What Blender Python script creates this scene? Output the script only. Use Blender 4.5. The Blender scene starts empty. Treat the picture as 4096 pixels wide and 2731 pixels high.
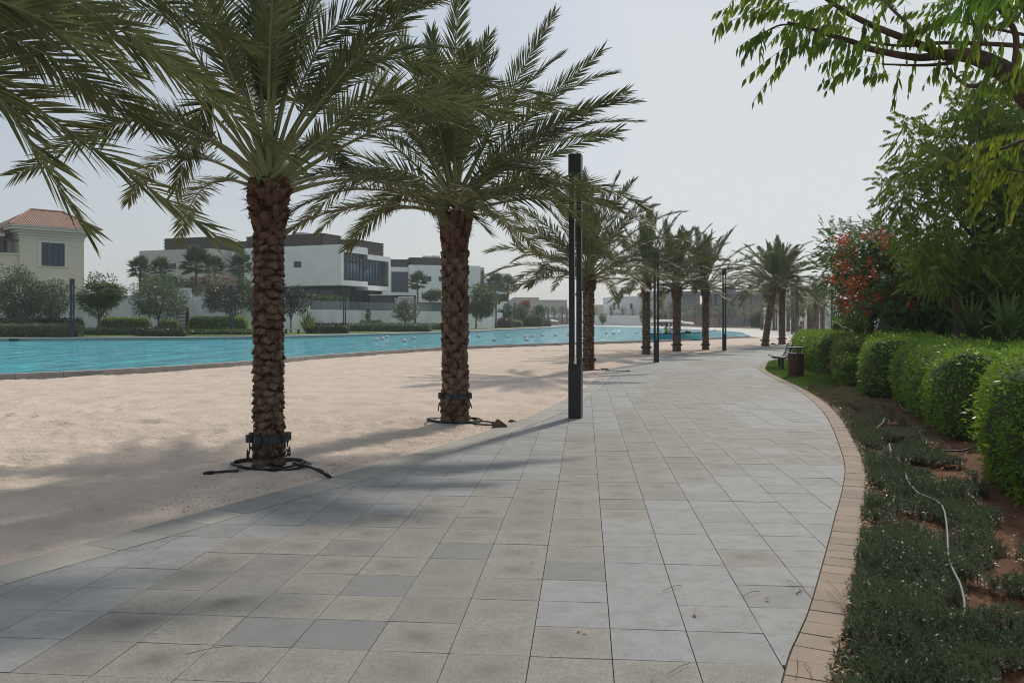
import bpy, bmesh, math, random
import numpy as np
from mathutils import Vector, Matrix
R=math.radians
SC=bpy.context.scene
# ------------------------------------------------------------ camera, sky, sun, exposure
F=3300.0; CX=2048.0; HY=1280.0; H=1.64          # lens and eye height measured in the 4096 px photograph
cam=bpy.data.cameras.new('camera'); co=bpy.data.objects.new('camera',cam); SC.collection.objects.link(co)
cam.sensor_width=36; cam.lens=F/4096*36; cam.shift_y=-(1365.5-HY)/4096; cam.clip_end=5000; cam.clip_start=.05
co.location=(0,0,H); co.rotation_euler=(R(90),0,0); SC.camera=co
SUN_EL=40.0; SUN_AZ=math.degrees(math.atan2(.454,.891))      # clockwise from +Y
w=bpy.data.worlds.new('World'); SC.world=w; w.use_nodes=True
nt=w.node_tree; bg=nt.nodes['Background']; sk=nt.nodes.new('ShaderNodeTexSky'); sk.sky_type='NISHITA'
sk.sun_disc=False; sk.sun_elevation=R(SUN_EL); sk.sun_rotation=R(SUN_AZ); sk.air_density=1.0; sk.dust_density=2.5; sk.ozone_density=2.0; sk.altitude=0
# hazy Gulf sky: the Nishita sky seen through an even pale veil of dust
tcw=nt.nodes.new('ShaderNodeTexCoord'); sx=nt.nodes.new('ShaderNodeSeparateXYZ'); nt.links.new(tcw.outputs['Generated'],sx.inputs[0])
rp=nt.nodes.new('ShaderNodeMapRange'); rp.inputs[1].default_value=0; rp.inputs[2].default_value=.55; nt.links.new(sx.outputs[2],rp.inputs[0])
vc=nt.nodes.new('ShaderNodeMix'); vc.data_type='RGBA'; vc.inputs[6].default_value=(4.55,4.75,4.85,1); vc.inputs[7].default_value=(3.55,4.1,4.65,1); nt.links.new(rp.outputs[0],vc.inputs[0])
dk=nt.nodes.new('ShaderNodeVectorMath'); dk.operation='MINIMUM'; dk.inputs[1].default_value=(10,10,10); nt.links.new(sk.outputs[0],dk.inputs[0])
vm=nt.nodes.new('ShaderNodeMix'); vm.data_type='RGBA'; vm.inputs[0].default_value=.78; nt.links.new(dk.outputs[0],vm.inputs[6]); nt.links.new(vc.outputs[2],vm.inputs[7])
nt.links.new(vm.outputs[2],bg.inputs[0]); bg.inputs[1].default_value=.101
sl=bpy.data.lights.new('sun','SUN'); so=bpy.data.objects.new('sun',sl); SC.collection.objects.link(so)
sl.energy=2.35; sl.angle=R(3.0); sl.color=(1,.93,.83)
sd=Vector((math.sin(R(SUN_AZ))*math.cos(R(SUN_EL)),math.cos(R(SUN_AZ))*math.cos(R(SUN_EL)),math.sin(R(SUN_EL))))
so.rotation_euler=sd.to_track_quat('Z','Y').to_euler()
SC.view_settings.view_transform='Standard'; SC.view_settings.look='None'; SC.view_settings.exposure=0.34; SC.view_settings.gamma=1
SC.render.engine='CYCLES'; SC.cycles.max_bounces=6; SC.cycles.transparent_max_bounces=8; SC.cycles.volume_bounces=0; SC.cycles.filter_width=1.05

# ------------------------------------------------------------ helpers
def G(x,y,z=0.):
    d=F*(H-z)/(y-HY); return ((x-CX)*d/F,d)
def XD(x,d): return (x-CX)*d/F
def ZD(y,d): return H+(HY-y)*d/F
def P3(x,y,d): return Vector((XD(x,d),d,ZD(y,d)))
def tag(o,label=None,cat=None,group=None,kind=None):
    if label: o['label']=label
    if cat: o['category']=cat
    if group: o['group']=group
    if kind: o['kind']=kind
    return o
def thing(name,label,cat,loc=(0,0,0),rz=0,group=None):
    o=bpy.data.objects.new(name,None); SC.collection.objects.link(o); o.empty_display_size=.2
    o.location=loc; o.rotation_euler=(0,0,rz); return tag(o,label,cat,group)
def link(me,name,mat,parent=None,loc=None):
    o=bpy.data.objects.new(name,me); SC.collection.objects.link(o)
    for m in (mat if isinstance(mat,(list,tuple)) else [mat]): me.materials.append(m)
    if parent: o.parent=parent
    if loc: o.location=loc
    return o
def setattr_f(me,name,arr):
    a=me.attributes.new(name,'FLOAT','POINT'); a.data.foreach_set('value',np.asarray(arr,dtype=np.float32).ravel())
def npmesh(name,V,Fq,mat,parent=None,loc=None,v=None,smooth=False,mi=None):
    """V (n,3); Fq (m,k) index array of constant size k"""
    V=np.asarray(V,dtype=np.float32).reshape(-1,3); Fq=np.asarray(Fq,dtype=np.int32); m,k=Fq.shape
    me=bpy.data.meshes.new(name); me.vertices.add(len(V)); me.vertices.foreach_set('co',V.ravel())
    me.loops.add(m*k); me.loops.foreach_set('vertex_index',Fq.ravel())
    me.polygons.add(m); me.polygons.foreach_set('loop_start',np.arange(0,m*k,k,dtype=np.int32))
    try: me.polygons.foreach_set('loop_total',np.full(m,k,dtype=np.int32))
    except Exception: pass
    me.update(calc_edges=True)
    if mi is not None: me.polygons.foreach_set('material_index',np.asarray(mi,dtype=np.int32))
    if smooth: me.polygons.foreach_set('use_smooth',np.ones(m,dtype=bool))
    if v is not None: setattr_f(me,'v',v)
    return link(me,name,mat,parent,loc)
class Fr:
    """a horizontal frame: origin c, axis u (unit), axis v = u turned left"""
    def __init__(s,c,u):
        l=math.hypot(*u); s.c=c; s.u=(u[0]/l,u[1]/l); s.v=(-s.u[1],s.u[0])
    def p(s,a,b,z=0): return (s.c[0]+a*s.u[0]+b*s.v[0], s.c[1]+a*s.u[1]+b*s.v[1], z)
    def hit(s,px,axis='u',b=0):
        """distance along the axis where it is seen at picture column px"""
        k=(px-CX)/F; d=s.u if axis=='u' else s.v; c=s.p(0,b) if axis=='u' else s.p(b,0)
        return (k*c[1]-c[0])/(d[0]-k*d[1])
W0=Fr((0,0),(1,0))
class MB:
    def __init__(s): s.v=[]; s.f=[]; s.a=[]; s.m=[]
    def add(s,vs,fs,a=0.,m=0):
        n=len(s.v); s.v+= [tuple(q) for q in vs]; s.f+=[tuple(i+n for i in f) for f in fs]; s.a+=[a]*len(vs); s.m+=[m]*len(fs)
    def box(s,a0,a1,b0,b1,z0,z1,fr=W0,a=0.,m=0):
        q=[fr.p(x,y,z) for z in (z0,z1) for x,y in ((a0,b0),(a1,b0),(a1,b1),(a0,b1))]
        s.add(q,[(3,2,1,0),(4,5,6,7),(0,1,5,4),(1,2,6,5),(2,3,7,6),(3,0,4,7)],a,m)
    def prism(s,poly,z0,z1,a=0.,m=0,bottom=True):
        n=len(poly); q=[(x,y,z0) for x,y in poly]+[(x,y,z1) for x,y in poly]
        f=[tuple(range(n,2*n))]+[(i,(i+1)%n,n+(i+1)%n,n+i) for i in range(n)]
        if bottom: f.append(tuple(range(n-1,-1,-1)))
        s.add(q,f,a,m)
    def tube(s,pts,rad,n=8,cap=True,a=0.,m=0):
        pts=[Vector(p) for p in pts]; k=len(pts)
        if not isinstance(rad,(list,tuple)): rad=[rad]*k
        vs=[];nx=None
        for i,p in enumerate(pts):
            t=(pts[min(i+1,k-1)]-pts[max(i-1,0)]).normalized()
            if nx is None: nx=t.orthogonal().normalized()
            nx=(nx-t*nx.dot(t)).normalized(); b=t.cross(nx)
            for j in range(n):
                an=2*math.pi*j/n; vs.append(p+(nx*math.cos(an)+b*math.sin(an))*rad[i])
        fs=[(i*n+j,i*n+(j+1)%n,(i+1)*n+(j+1)%n,(i+1)*n+j) for i in range(k-1) for j in range(n)]
        if cap: fs+=[tuple(range(n-1,-1,-1)),tuple((k-1)*n+j for j in range(n))]
        s.add(vs,fs,a,m)
    def lathe(s,prof,c=(0,0,0),n=16,a=0.,m=0):
        vs=[(c[0]+r*math.cos(2*math.pi*j/n),c[1]+r*math.sin(2*math.pi*j/n),c[2]+z) for r,z in prof for j in range(n)]
        k=len(prof); fs=[(i*n+j,i*n+(j+1)%n,(i+1)*n+(j+1)%n,(i+1)*n+j) for i in range(k-1) for j in range(n)]
        s.add(vs,fs+[tuple(range(n-1,-1,-1)),tuple((k-1)*n+j for j in range(n))],a,m)
    def build(s,name,mat,parent=None,off=(0,0,0),bevel=0,smooth=False,attr=False):
        me=bpy.data.meshes.new(name); V=[(x-off[0],y-off[1],z-off[2]) for x,y,z in s.v]
        me.from_pydata(V,[],s.f); me.update()
        if any(s.m): me.polygons.foreach_set('material_index',s.m)
        if smooth: me.polygons.foreach_set('use_smooth',[True]*len(s.f))
        if attr: setattr_f(me,'v',s.a)
        o=link(me,name,mat,parent)
        if parent is None and off!=(0,0,0): o.location=off
        if bevel:
            bv=o.modifiers.new('bevel','BEVEL'); bv.width=bevel; bv.segments=2; bv.limit_method='ANGLE'
        return o
def crom(pts,per=8):
    """smooth curve through the points"""
    P=[np.array(p,float) for p in pts]; P=[2*P[0]-P[1]]+P+[2*P[-1]-P[-2]]; out=[]
    for i in range(1,len(P)-2):
        for k in range(per):
            t=k/per; a,b,c,d=P[i-1],P[i],P[i+1],P[i+2]
            out.append(.5*((2*b)+(-a+c)*t+(2*a-5*b+4*c-d)*t*t+(-a+3*b-3*c+d)*t**3))
    out.append(P[-2]); return np.array(out)
def resample(pts,step):
    pts=np.asarray(pts,float); L=np.r_[0,np.cumsum(np.linalg.norm(np.diff(pts,axis=0),axis=1))]
    n=max(2,int(round(L[-1]/step))+1); s=np.linspace(0,L[-1],n)
    return np.stack([np.interp(s,L,pts[:,i]) for i in range(pts.shape[1])],1)
def offset(pts,w):
    """w > 0 moves to the left of the walking direction"""
    pts=np.asarray(pts,float); t=np.gradient(pts,axis=0); t/=np.linalg.norm(t,axis=1)[:,None]
    return pts+np.stack([-t[:,1],t[:,0]],1)*w
def copy_tree(o,parent=None):
    c=o.copy(); SC.collection.objects.link(c); c.parent=parent
    for ch in list(o.children): copy_tree(ch,c)
    return c
def _h(i,j,s): 
    x=np.sin(i*127.1+j*311.7+s*74.7)*43758.5453; return x-np.floor(x)
def vnoise(x,y,s=0):
    i=np.floor(x); j=np.floor(y); fx=x-i; fy=y-j; fx=fx*fx*(3-2*fx); fy=fy*fy*(3-2*fy)
    return (_h(i,j,s)*(1-fx)+_h(i+1,j,s)*fx)*(1-fy)+(_h(i,j+1,s)*(1-fx)+_h(i+1,j+1,s)*fx)*fy-.5
def inpoly(x,y,poly):
    x=np.asarray(x);y=np.asarray(y); r=np.zeros(x.shape,bool); n=len(poly); j=n-1
    for i in range(n):
        xi,yi=poly[i]; xj,yj=poly[j]
        c=((yi>y)!=(yj>y))&(x<(xj-xi)*(y-yi)/((yj-yi) if yj!=yi else 1e-9)+xi); r^=c; j=i
    return r
def nrm(a): return a/np.maximum(np.linalg.norm(a,axis=-1,keepdims=True),1e-9)

# ------------------------------------------------------------ materials
def mat(name,c1,c2=None,sc=4.,rough=.7,bump=0.,bsc=40.,metal=0.,c3=None,detail=4,spec=.4,stretch=None,trans=0.,tcol=None,coat=0,mx=(.35,.65)):
    """c1/c2 mixed by noise, c3 mixed in by the mesh attribute v, trans = translucent share for leaves"""
    m=bpy.data.materials.new(name); m.use_nodes=True; t=m.node_tree; N=t.nodes; L=t.links; b=N['Principled BSDF']
    b.inputs['Roughness'].default_value=rough; b.inputs['Metallic'].default_value=metal; b.inputs['Specular IOR Level'].default_value=spec
    if coat: b.inputs['Coat Weight'].default_value=coat
    tc=N.new('ShaderNodeTexCoord'); src=tc.outputs['Object']
    if stretch:
        mp=N.new('ShaderNodeMapping'); mp.inputs['Scale'].default_value=stretch; L.new(src,mp.inputs[0]); src=mp.outputs[0]
    def rgb(c): return (*c,1)
    col=None
    if c2:
        n=N.new('ShaderNodeTexNoise'); n.inputs['Scale'].default_value=sc; n.inputs['Detail'].default_value=detail; L.new(src,n.inputs[0])
        mr=N.new('ShaderNodeMapRange'); mr.inputs[1].default_value=mx[0]; mr.inputs[2].default_value=mx[1]; L.new(n.outputs[0],mr.inputs[0])
        mixn=N.new('ShaderNodeMix'); mixn.data_type='RGBA'; mixn.inputs[6].default_value=rgb(c1); mixn.inputs[7].default_value=rgb(c2)
        L.new(mr.outputs[0],mixn.inputs[0]); col=mixn.outputs[2]
    if c3:
        at=N.new('ShaderNodeAttribute'); at.attribute_name='v'; mx2=N.new('ShaderNodeMix'); mx2.data_type='RGBA'
        if col: L.new(col,mx2.inputs[6])
        else: mx2.inputs[6].default_value=rgb(c1)
        mx2.inputs[7].default_value=rgb(c3); L.new(at.outputs['Fac'],mx2.inputs[0]); col=mx2.outputs[2]
    if col: L.new(col,b.inputs['Base Color'])
    else: b.inputs['Base Color'].default_value=rgb(c1)
    if bump:
        n=N.new('ShaderNodeTexNoise'); n.inputs['Scale'].default_value=bsc; n.inputs['Detail'].default_value=5; L.new(src,n.inputs[0])
        bp=N.new('ShaderNodeBump'); bp.inputs['Strength'].default_value=bump; bp.inputs['Distance'].default_value=.02
        L.new(n.outputs[0],bp.inputs['Height']); L.new(bp.outputs[0],b.inputs['Normal'])
    if trans:
        tr=N.new('ShaderNodeBsdfTranslucent'); ms=N.new('ShaderNodeMixShader'); ms.inputs[0].default_value=trans
        if tcol: tr.inputs[0].default_value=rgb(tcol)
        elif col: L.new(col,tr.inputs[0])
        else: tr.inputs[0].default_value=rgb(c1)
        L.new(b.outputs[0],ms.inputs[1]); L.new(tr.outputs[0],ms.inputs[2]); L.new(ms.outputs[0],N['Material Output'].inputs[0])
    return m
M={}
M['sand']=mat('sand',(.62,.51,.425),(.54,.44,.36),sc=1.2,rough=.95,bump=1.,bsc=22,spec=.1)
M['ground']=mat('ground_sand',(.48,.40,.33),(.42,.36,.30),sc=.1,rough=.95,bump=.4,bsc=2,spec=.1)
M['soil']=mat('soil',(.17,.083,.045),(.10,.05,.03),sc=6,rough=.95,bump=1.,bsc=30,spec=.1)
M['joint']=mat('joint_sand',(.10,.085,.065),(.05,.042,.035),sc=8,rough=.95)
M['brick']=mat('brick_paver',(.345,.26,.195),(.28,.215,.165),sc=3,rough=.85,bump=.35,bsc=160,c3=(.25,.195,.155))
M['border']=mat('border_paver',(.40,.37,.32),(.33,.305,.27),sc=2.5,rough=.85,bump=.3,bsc=200,c3=(.24,.235,.22))
M['concrete']=mat('pool_concrete',(.36,.33,.30),(.26,.245,.225),sc=3,rough=.8,bump=.3,bsc=40)
M['coping']=mat('coping',(.44,.44,.42),(.36,.37,.36),sc=2,rough=.6)
M['pooltile']=mat('pool_tile',(.22,.36,.37),(.17,.30,.32),sc=5,rough=.4)
M['promenade']=mat('promenade_paving',(.42,.35,.31),(.34,.29,.26),sc=1.5,rough=.85,bump=.3,bsc=10)
M['lawn']=mat('lawn',(.07,.155,.02),(.11,.19,.03),sc=3,rough=.95,bump=1,bsc=30)
M['ramp']=mat('ramp_concrete',(.56,.53,.48),(.46,.44,.40),sc=.6,rough=.8)
M['stucco']=mat('white_stucco',(.80,.80,.78),(.73,.73,.71),sc=.6,rough=.85,bump=.2,bsc=25)
M['stone']=mat('white_stone',(.52,.50,.47),(.46,.445,.42),sc=1.5,rough=.8)
M['wall']=mat('garden_wall_render',(.74,.74,.73),(.58,.585,.585),sc=.7,rough=.85,stretch=(1,1,.25))
M['cream']=mat('cream_render',(.62,.565,.46),(.57,.52,.42),sc=.5,rough=.9)
M['trim']=mat('pale_trim',(.60,.57,.52),rough=.7)
M['farbeige']=mat('far_beige_render',(.42,.36,.29),(.36,.31,.26),sc=.3,rough=.9)
M['louvre']=mat('brown_louvre',(.075,.058,.05),rough=.6)
M['cladding']=mat('dark_stone_cladding',(.035,.037,.042),(.05,.05,.055),sc=1,rough=.5)
M['glass']=mat('blue_window_glass',(.012,.045,.075),rough=.08,spec=.45)
M['curtain']=mat('blue_curtain_glass',(.09,.25,.37),(.04,.11,.19),sc=1.2,rough=.15,spec=.6,stretch=(4,4,.1))
M['railglass']=mat('balustrade_glass',(.09,.125,.12),rough=.08,spec=.7)
M['frame']=mat('window_frame',(.05,.035,.03),rough=.5)
M['rooftile']=None
M['black']=mat('black_metal',(.012,.013,.015),rough=.38,spec=.5,metal=.0)
M['navy']=mat('dark_blue_metal',(.018,.026,.045),rough=.4)
M['strip']=mat('lamp_lens',(.20,.21,.22),rough=.3)
M['rubber']=mat('black_rubber',(.012,.012,.013),rough=.55)
M['hose']=mat('grey_hose',(.13,.125,.118),(.075,.075,.07),sc=20,rough=.6)
M['wood']=mat('brown_wood_slat',(.10,.042,.025),(.06,.028,.018),sc=6,rough=.6,stretch=(8,8,1))
M['ringmetal']=mat('collar_metal',(.030,.034,.036),rough=.45)
M['bark']=mat('tree_bark',(.115,.075,.05),(.06,.042,.03),sc=9,rough=.9,bump=.8,bsc=30,stretch=(1,1,.35))
M['greybark']=mat('pale_bark',(.17,.14,.11),(.10,.085,.07),sc=9,rough=.9,bump=.6,bsc=20)
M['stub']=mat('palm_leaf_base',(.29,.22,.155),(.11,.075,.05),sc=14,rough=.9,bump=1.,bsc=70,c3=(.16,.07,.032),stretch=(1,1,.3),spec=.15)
M['fibre']=mat('palm_fibre',(.07,.035,.02),(.03,.017,.011),sc=25,rough=.95,bump=1,bsc=60)
M['frond']=mat('palm_frond',(.075,.102,.034),(.13,.158,.068),sc=1.5,rough=.5,spec=.3,c3=(.30,.19,.07),trans=.3)
M['rachis']=mat('palm_rachis',(.21,.22,.09),(.16,.16,.065),sc=3,rough=.5,c3=(.20,.12,.05))
M['fan']=mat('fan_palm_leaf',(.05,.085,.032),(.085,.12,.05),sc=2,rough=.5,c3=(.20,.19,.09),trans=.25)
def leaf(n,a,b,c3=None,tr=.35,r=.45): return mat(n,a,b,sc=2.2,rough=r,spec=.45,c3=c3,trans=tr)
M['neem']=leaf('neem_leaf',(.06,.14,.014),(.12,.22,.022),(.26,.28,.02),.5)
M['hedge']=leaf('hedge_leaf',(.10,.23,.018),(.17,.32,.03),(.32,.38,.04),.42)
M['hedgeyellow']=leaf('hedge_leaf_yellow',(.15,.20,.02),(.19,.24,.035),(.22,.19,.05),.4)
M['olive']=leaf('olive_leaf',(.075,.12,.045),(.12,.165,.08),(.19,.22,.13),.3)
M['citrus']=leaf('dark_leaf',(.018,.032,.016),(.035,.055,.025),(.09,.07,.03),.15)
M['green']=leaf('green_leaf',(.05,.105,.02),(.08,.14,.03),(.15,.16,.03),.35)
M['feather']=leaf('feather_leaf',(.05,.12,.02),(.085,.16,.03),(.14,.18,.04),.4)
M['red']=leaf('red_flower',(.42,.035,.012),(.55,.08,.02),(.55,.15,.04),.3)
M['pink']=leaf('pink_flower',(.48,.28,.27),(.58,.38,.33),(.40,.22,.2),.3)
M['magenta']=leaf('magenta_flower',(.14,.025,.045),(.08,.05,.03),None,.3)
M['cover']=leaf('ground_cover_leaf',(.048,.09,.032),(.09,.14,.058),(.19,.12,.065),.25,.4)
M['grass']=leaf('grass_blade',(.08,.19,.02),(.12,.24,.03),(.2,.22,.05),.4)
M['strap']=leaf('strap_leaf',(.06,.13,.02),(.09,.17,.03),(.18,.2,.05),.35,.7)
M['twig']=mat('dark_twigs',(.03,.05,.012),(.045,.065,.018),sc=5,rough=.95)
M['litter']=mat('dry_litter',(.20,.085,.04),(.12,.05,.03),sc=9,rough=.9,c3=(.42,.29,.19))
M['white']=mat('white_gelcoat',(.72,.72,.70),rough=.3)
M['buoy']=mat('buoy_plastic',(.62,.58,.53),(.5,.47,.43),sc=4,rough=.45)
M['cyan']=mat('boat_blue',(.07,.42,.48),rough=.3)
M['canvas']=mat('cream_canvas',(.70,.67,.60),(.64,.60,.53),sc=3,rough=.85,trans=.25)
M['skin']=mat('skin',(.09,.045,.028),rough=.6)
M['hair']=mat('black_hair',(.01,.009,.008),rough=.6)
M['hivis']=mat('hi_vis_vest',(.42,.62,.05),rough=.7)
M['trousers']=mat('dark_trousers',(.02,.022,.03),rough=.8)
M['yellowcloth']=mat('yellow_cloth',(.55,.33,.06),rough=.8)
M['redcloth']=mat('red_cloth',(.28,.02,.025),rough=.8)
M['rawconc']=mat('raw_concrete',(.16,.155,.15),(.11,.11,.11),sc=.4,rough=.9)
M['mural']=mat('mural_panel',(.17,.17,.19),(.30,.20,.13),sc=.16,rough=.8,detail=1,mx=(.47,.55))
for n_ in M['sand'].node_tree.nodes:
    if n_.type=='BUMP': n_.inputs['Distance'].default_value=.028
for n_ in M['stub'].node_tree.nodes:
    if n_.type=='BUMP': n_.inputs['Distance'].default_value=.06
def water_mat():
    m=bpy.data.materials.new('pool_water'); m.use_nodes=True; t=m.node_tree; N=t.nodes; L=t.links; b=N['Principled BSDF']
    tc=N.new('ShaderNodeTexCoord'); at=N.new('ShaderNodeAttribute'); at.attribute_name='v'
    n1=N.new('ShaderNodeTexNoise'); n1.inputs['Scale'].default_value=.10; L.new(tc.outputs['Object'],n1.inputs[0])
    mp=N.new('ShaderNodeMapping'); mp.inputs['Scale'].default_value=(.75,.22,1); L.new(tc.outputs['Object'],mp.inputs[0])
    mix=N.new('ShaderNodeMix'); mix.data_type='RGBA'; mix.inputs[6].default_value=(.0,.25,.35,1); mix.inputs[7].default_value=(.04,.55,.62,1); L.new(n1.outputs[0],mix.inputs[0])  # wave reflections and caustics painted into the base colour as dark and bright turquoise
    mx=N.new('ShaderNodeMix'); mx.data_type='RGBA'; mx.inputs[7].default_value=(.10,.36,.36,1); L.new(mix.outputs[2],mx.inputs[6]); L.new(at.outputs['Fac'],mx.inputs[0])
    L.new(mx.outputs[2],b.inputs['Base Color'])
    b.inputs['Roughness'].default_value=.10; b.inputs['IOR'].default_value=1.33
    n2=N.new('ShaderNodeTexNoise'); n2.inputs['Scale'].default_value=1.5; n2.inputs['Detail'].default_value=6; n2.inputs['Roughness'].default_value=.68; L.new(mp.outputs[0],n2.inputs[0])
    bp=N.new('ShaderNodeBump'); bp.inputs['Strength'].default_value=1.; bp.inputs['Distance'].default_value=.6
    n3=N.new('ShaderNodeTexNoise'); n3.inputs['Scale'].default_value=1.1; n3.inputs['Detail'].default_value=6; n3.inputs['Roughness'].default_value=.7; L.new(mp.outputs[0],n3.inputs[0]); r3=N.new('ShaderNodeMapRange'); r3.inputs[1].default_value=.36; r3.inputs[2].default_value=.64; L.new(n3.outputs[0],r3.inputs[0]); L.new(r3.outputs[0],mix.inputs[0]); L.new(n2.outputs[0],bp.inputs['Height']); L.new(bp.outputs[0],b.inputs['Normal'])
    return m
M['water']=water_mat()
def rooftile_mat():
    m=mat('clay_roof_tile',(.36,.21,.155),(.25,.14,.10),sc=5,rough=.8,c3=None); t=m.node_tree; N=t.nodes; L=t.links; b=N['Principled BSDF']
    uv=N.new('ShaderNodeUVMap'); sp=N.new('ShaderNodeSeparateXYZ'); L.new(uv.outputs[0],sp.inputs[0])
    def mth(op,a,bb=None):
        n=N.new('ShaderNodeMath'); n.operation=op; 
        if isinstance(a,(int,float)): n.inputs[0].default_value=a
        else: L.new(a,n.inputs[0])
        if bb is not None:
            if isinstance(bb,(int,float)): n.inputs[1].default_value=bb
            else: L.new(bb,n.inputs[1])
        return n.outputs[0]
    s=mth('ABSOLUTE',mth('SINE',mth('MULTIPLY',sp.outputs[0],math.pi/.24)))
    r=mth('SUBTRACT',1.,mth('FRACT',mth('DIVIDE',sp.outputs[1],.36)))
    h=mth('ADD',s,mth('MULTIPLY',r,.8))
    bp=N.new('ShaderNodeBump'); bp.inputs['Distance'].default_value=.09; bp.inputs['Strength'].default_value=1; L.new(h,bp.inputs['Height']); L.new(bp.outputs[0],b.inputs['Normal'])
    return m
M['rooftile']=rooftile_mat()
def paver_mat():
    m=bpy.data.materials.new('paver'); m.use_nodes=True; t=m.node_tree; N=t.nodes; L=t.links; b=N['Principled BSDF']
    tc=N.new('ShaderNodeTexCoord'); O=tc.outputs['Object']
    def noise(sc,det=3,ro=.5):
        n=N.new('ShaderNodeTexNoise'); n.inputs['Scale'].default_value=sc; n.inputs['Detail'].default_value=det; n.inputs['Roughness'].default_value=ro; L.new(O,n.inputs[0]); return n.outputs[0]
    def mr(a,lo,hi,o0=0.,o1=1.):
        n=N.new('ShaderNodeMapRange'); n.inputs[1].default_value=lo; n.inputs[2].default_value=hi; n.inputs[3].default_value=o0; n.inputs[4].default_value=o1; L.new(a,n.inputs[0]); return n.outputs[0]
    def mix(f,a,bb):
        n=N.new('ShaderNodeMix'); n.data_type='RGBA'
        for i,q in ((0,f),(6,a),(7,bb)):
            if isinstance(q,tuple): n.inputs[i].default_value=(*q,1)
            elif isinstance(q,float): n.inputs[i].default_value=q
            else: L.new(q,n.inputs[i])
        return n.outputs[2]
    def att(nm):
        a=N.new('ShaderNodeAttribute'); a.attribute_name=nm; return a.outputs['Fac']
    def mul(a,c):
        n=N.new('ShaderNodeMath'); n.operation='MULTIPLY'; L.new(a,n.inputs[0])
        if isinstance(c,float): n.inputs[1].default_value=c
        else: L.new(c,n.inputs[1])
        return n.outputs[0]
    sp=mr(noise(260,2,.6),.38,.62); blot=mr(noise(3.2,4),.35,.7)
    beige=mix(sp,(.19,.175,.150),(.33,.31,.272)); beige=mix(mul(mr(noise(22,5,.75),.42,.6),.75),beige,(.325,.305,.27)); beige=mix(mul(mr(noise(70,3,.7),.52,.66),.7),beige,(.12,.11,.092)); grey=mix(mr(noise(200,2,.6),.3,.7),(.265,.263,.256),(.33,.328,.32))
    centre=att('cen')                                   # wear in the middle of each worn paver
    beige=mix(mul(mul(centre,blot),.95),beige,(.135,.122,.102))
    grey=mix(mul(mr(noise(6,6,.78),.44,.66),.75),grey,(.20,.20,.192)); grey=mix(mul(mr(noise(70,3,.7),.54,.68),.4),grey,(.17,.17,.165))
    c=mix(att('kind'),beige,grey)
    c=mix(mul(att('rnd'),.4),c,(.155,.15,.142)); c=mix(mul(mr(noise(1.1,5,.75),.62,.72),.35),c,(.11,.10,.085))
    L.new(c,b.inputs['Base Color']); b.inputs['Roughness'].default_value=.78; b.inputs['Specular IOR Level'].default_value=.35
    bp=N.new('ShaderNodeBump'); bp.inputs['Strength'].default_value=.35; bp.inputs['Distance'].default_value=.004; L.new(noise(260,3,.6),bp.inputs['Height']); L.new(bp.outputs[0],b.inputs['Normal'])
    return m
M['paver']=paver_mat()

# ------------------------------------------------------------ setting: ground, sand, path, pool
LE=[(-6.5,-1),(-5.3,1.5),(-4.3,3.6),(-3.416,5.505),(-3.0,6.35),(-2.577,7.245),(-1.98,8.47),(-1.09,10.43),(-.056,13.1),(.45,14.6),(1.1,17.2),(1.77,20.04),(2.56,24.4),(3.27,27.3),(4.29,30.4),(5.9,35.1),(7.6,38.9),(9.87,42.4),(12.2,45.6),(15.5,50.6),(19,54.7),(25,59.5),(33,63.5),(46,68)]
RE=[(.25,-2),(.3,0),(.42,1.0),(.62,2.0),(.92,3.0),(1.295,3.913),(1.512,4.347),(1.709,4.739),(2.231,5.87),(2.70,6.903),(3.19,7.98),(3.653,9.065),(4.075,10.21),(4.90,12.64),(5.555,14.75),(6.187,17.13),(6.745,19.68),(7.185,22.18),(7.69,25.06),(8.2,27.4),(8.92,29.6),(9.84,32.2),(10.9,34.0),(12.7,36.0),(15.5,38.5),(20,41.5),(27,45),(46,52)]
LEc=crom(LE,6); REc=crom(RE,6)
def xleft(y): return np.interp(y,LEc[:,1],LEc[:,0])
def xright(y): return np.interp(y,REc[:,1],REc[:,0])
def sheet(name,poly,z,m,label=None):
    o=npmesh(name,[(x,y,z) for x,y in poly],[list(range(len(poly)))],m); return tag(o,kind='structure')
sheet('ground',[(-1500,-60),(1500,-60),(1500,2500),(-1500,2500)],-.14,M['ground'])
NE=[(-34,8),(-24,15),(-14.0,22.5),(-11.4,25.6),(-9.4,29.9),(-7.2,36.8),(-2.8,46.3),(4.4,54.8),(12.4,62.9),(22,77)]     # pool edge on the beach side
FE=[(-75,50),(-55,54),(XD(0,59.7),59.7),(XD(350,61.2),61.2),(XD(700,63),63),(XD(1000,65.5),65.5),(XD(1200,69.5),69.5),(XD(1500,79),79),(XD(1700,88),88),(XD(1880,101),101),(XD(2010,116),116),(XD(2130,134),134),(XD(2215,155),155),(XD(2251,174),174)]
NEc=crom(NE,6); FEc=crom(FE,6)
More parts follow.
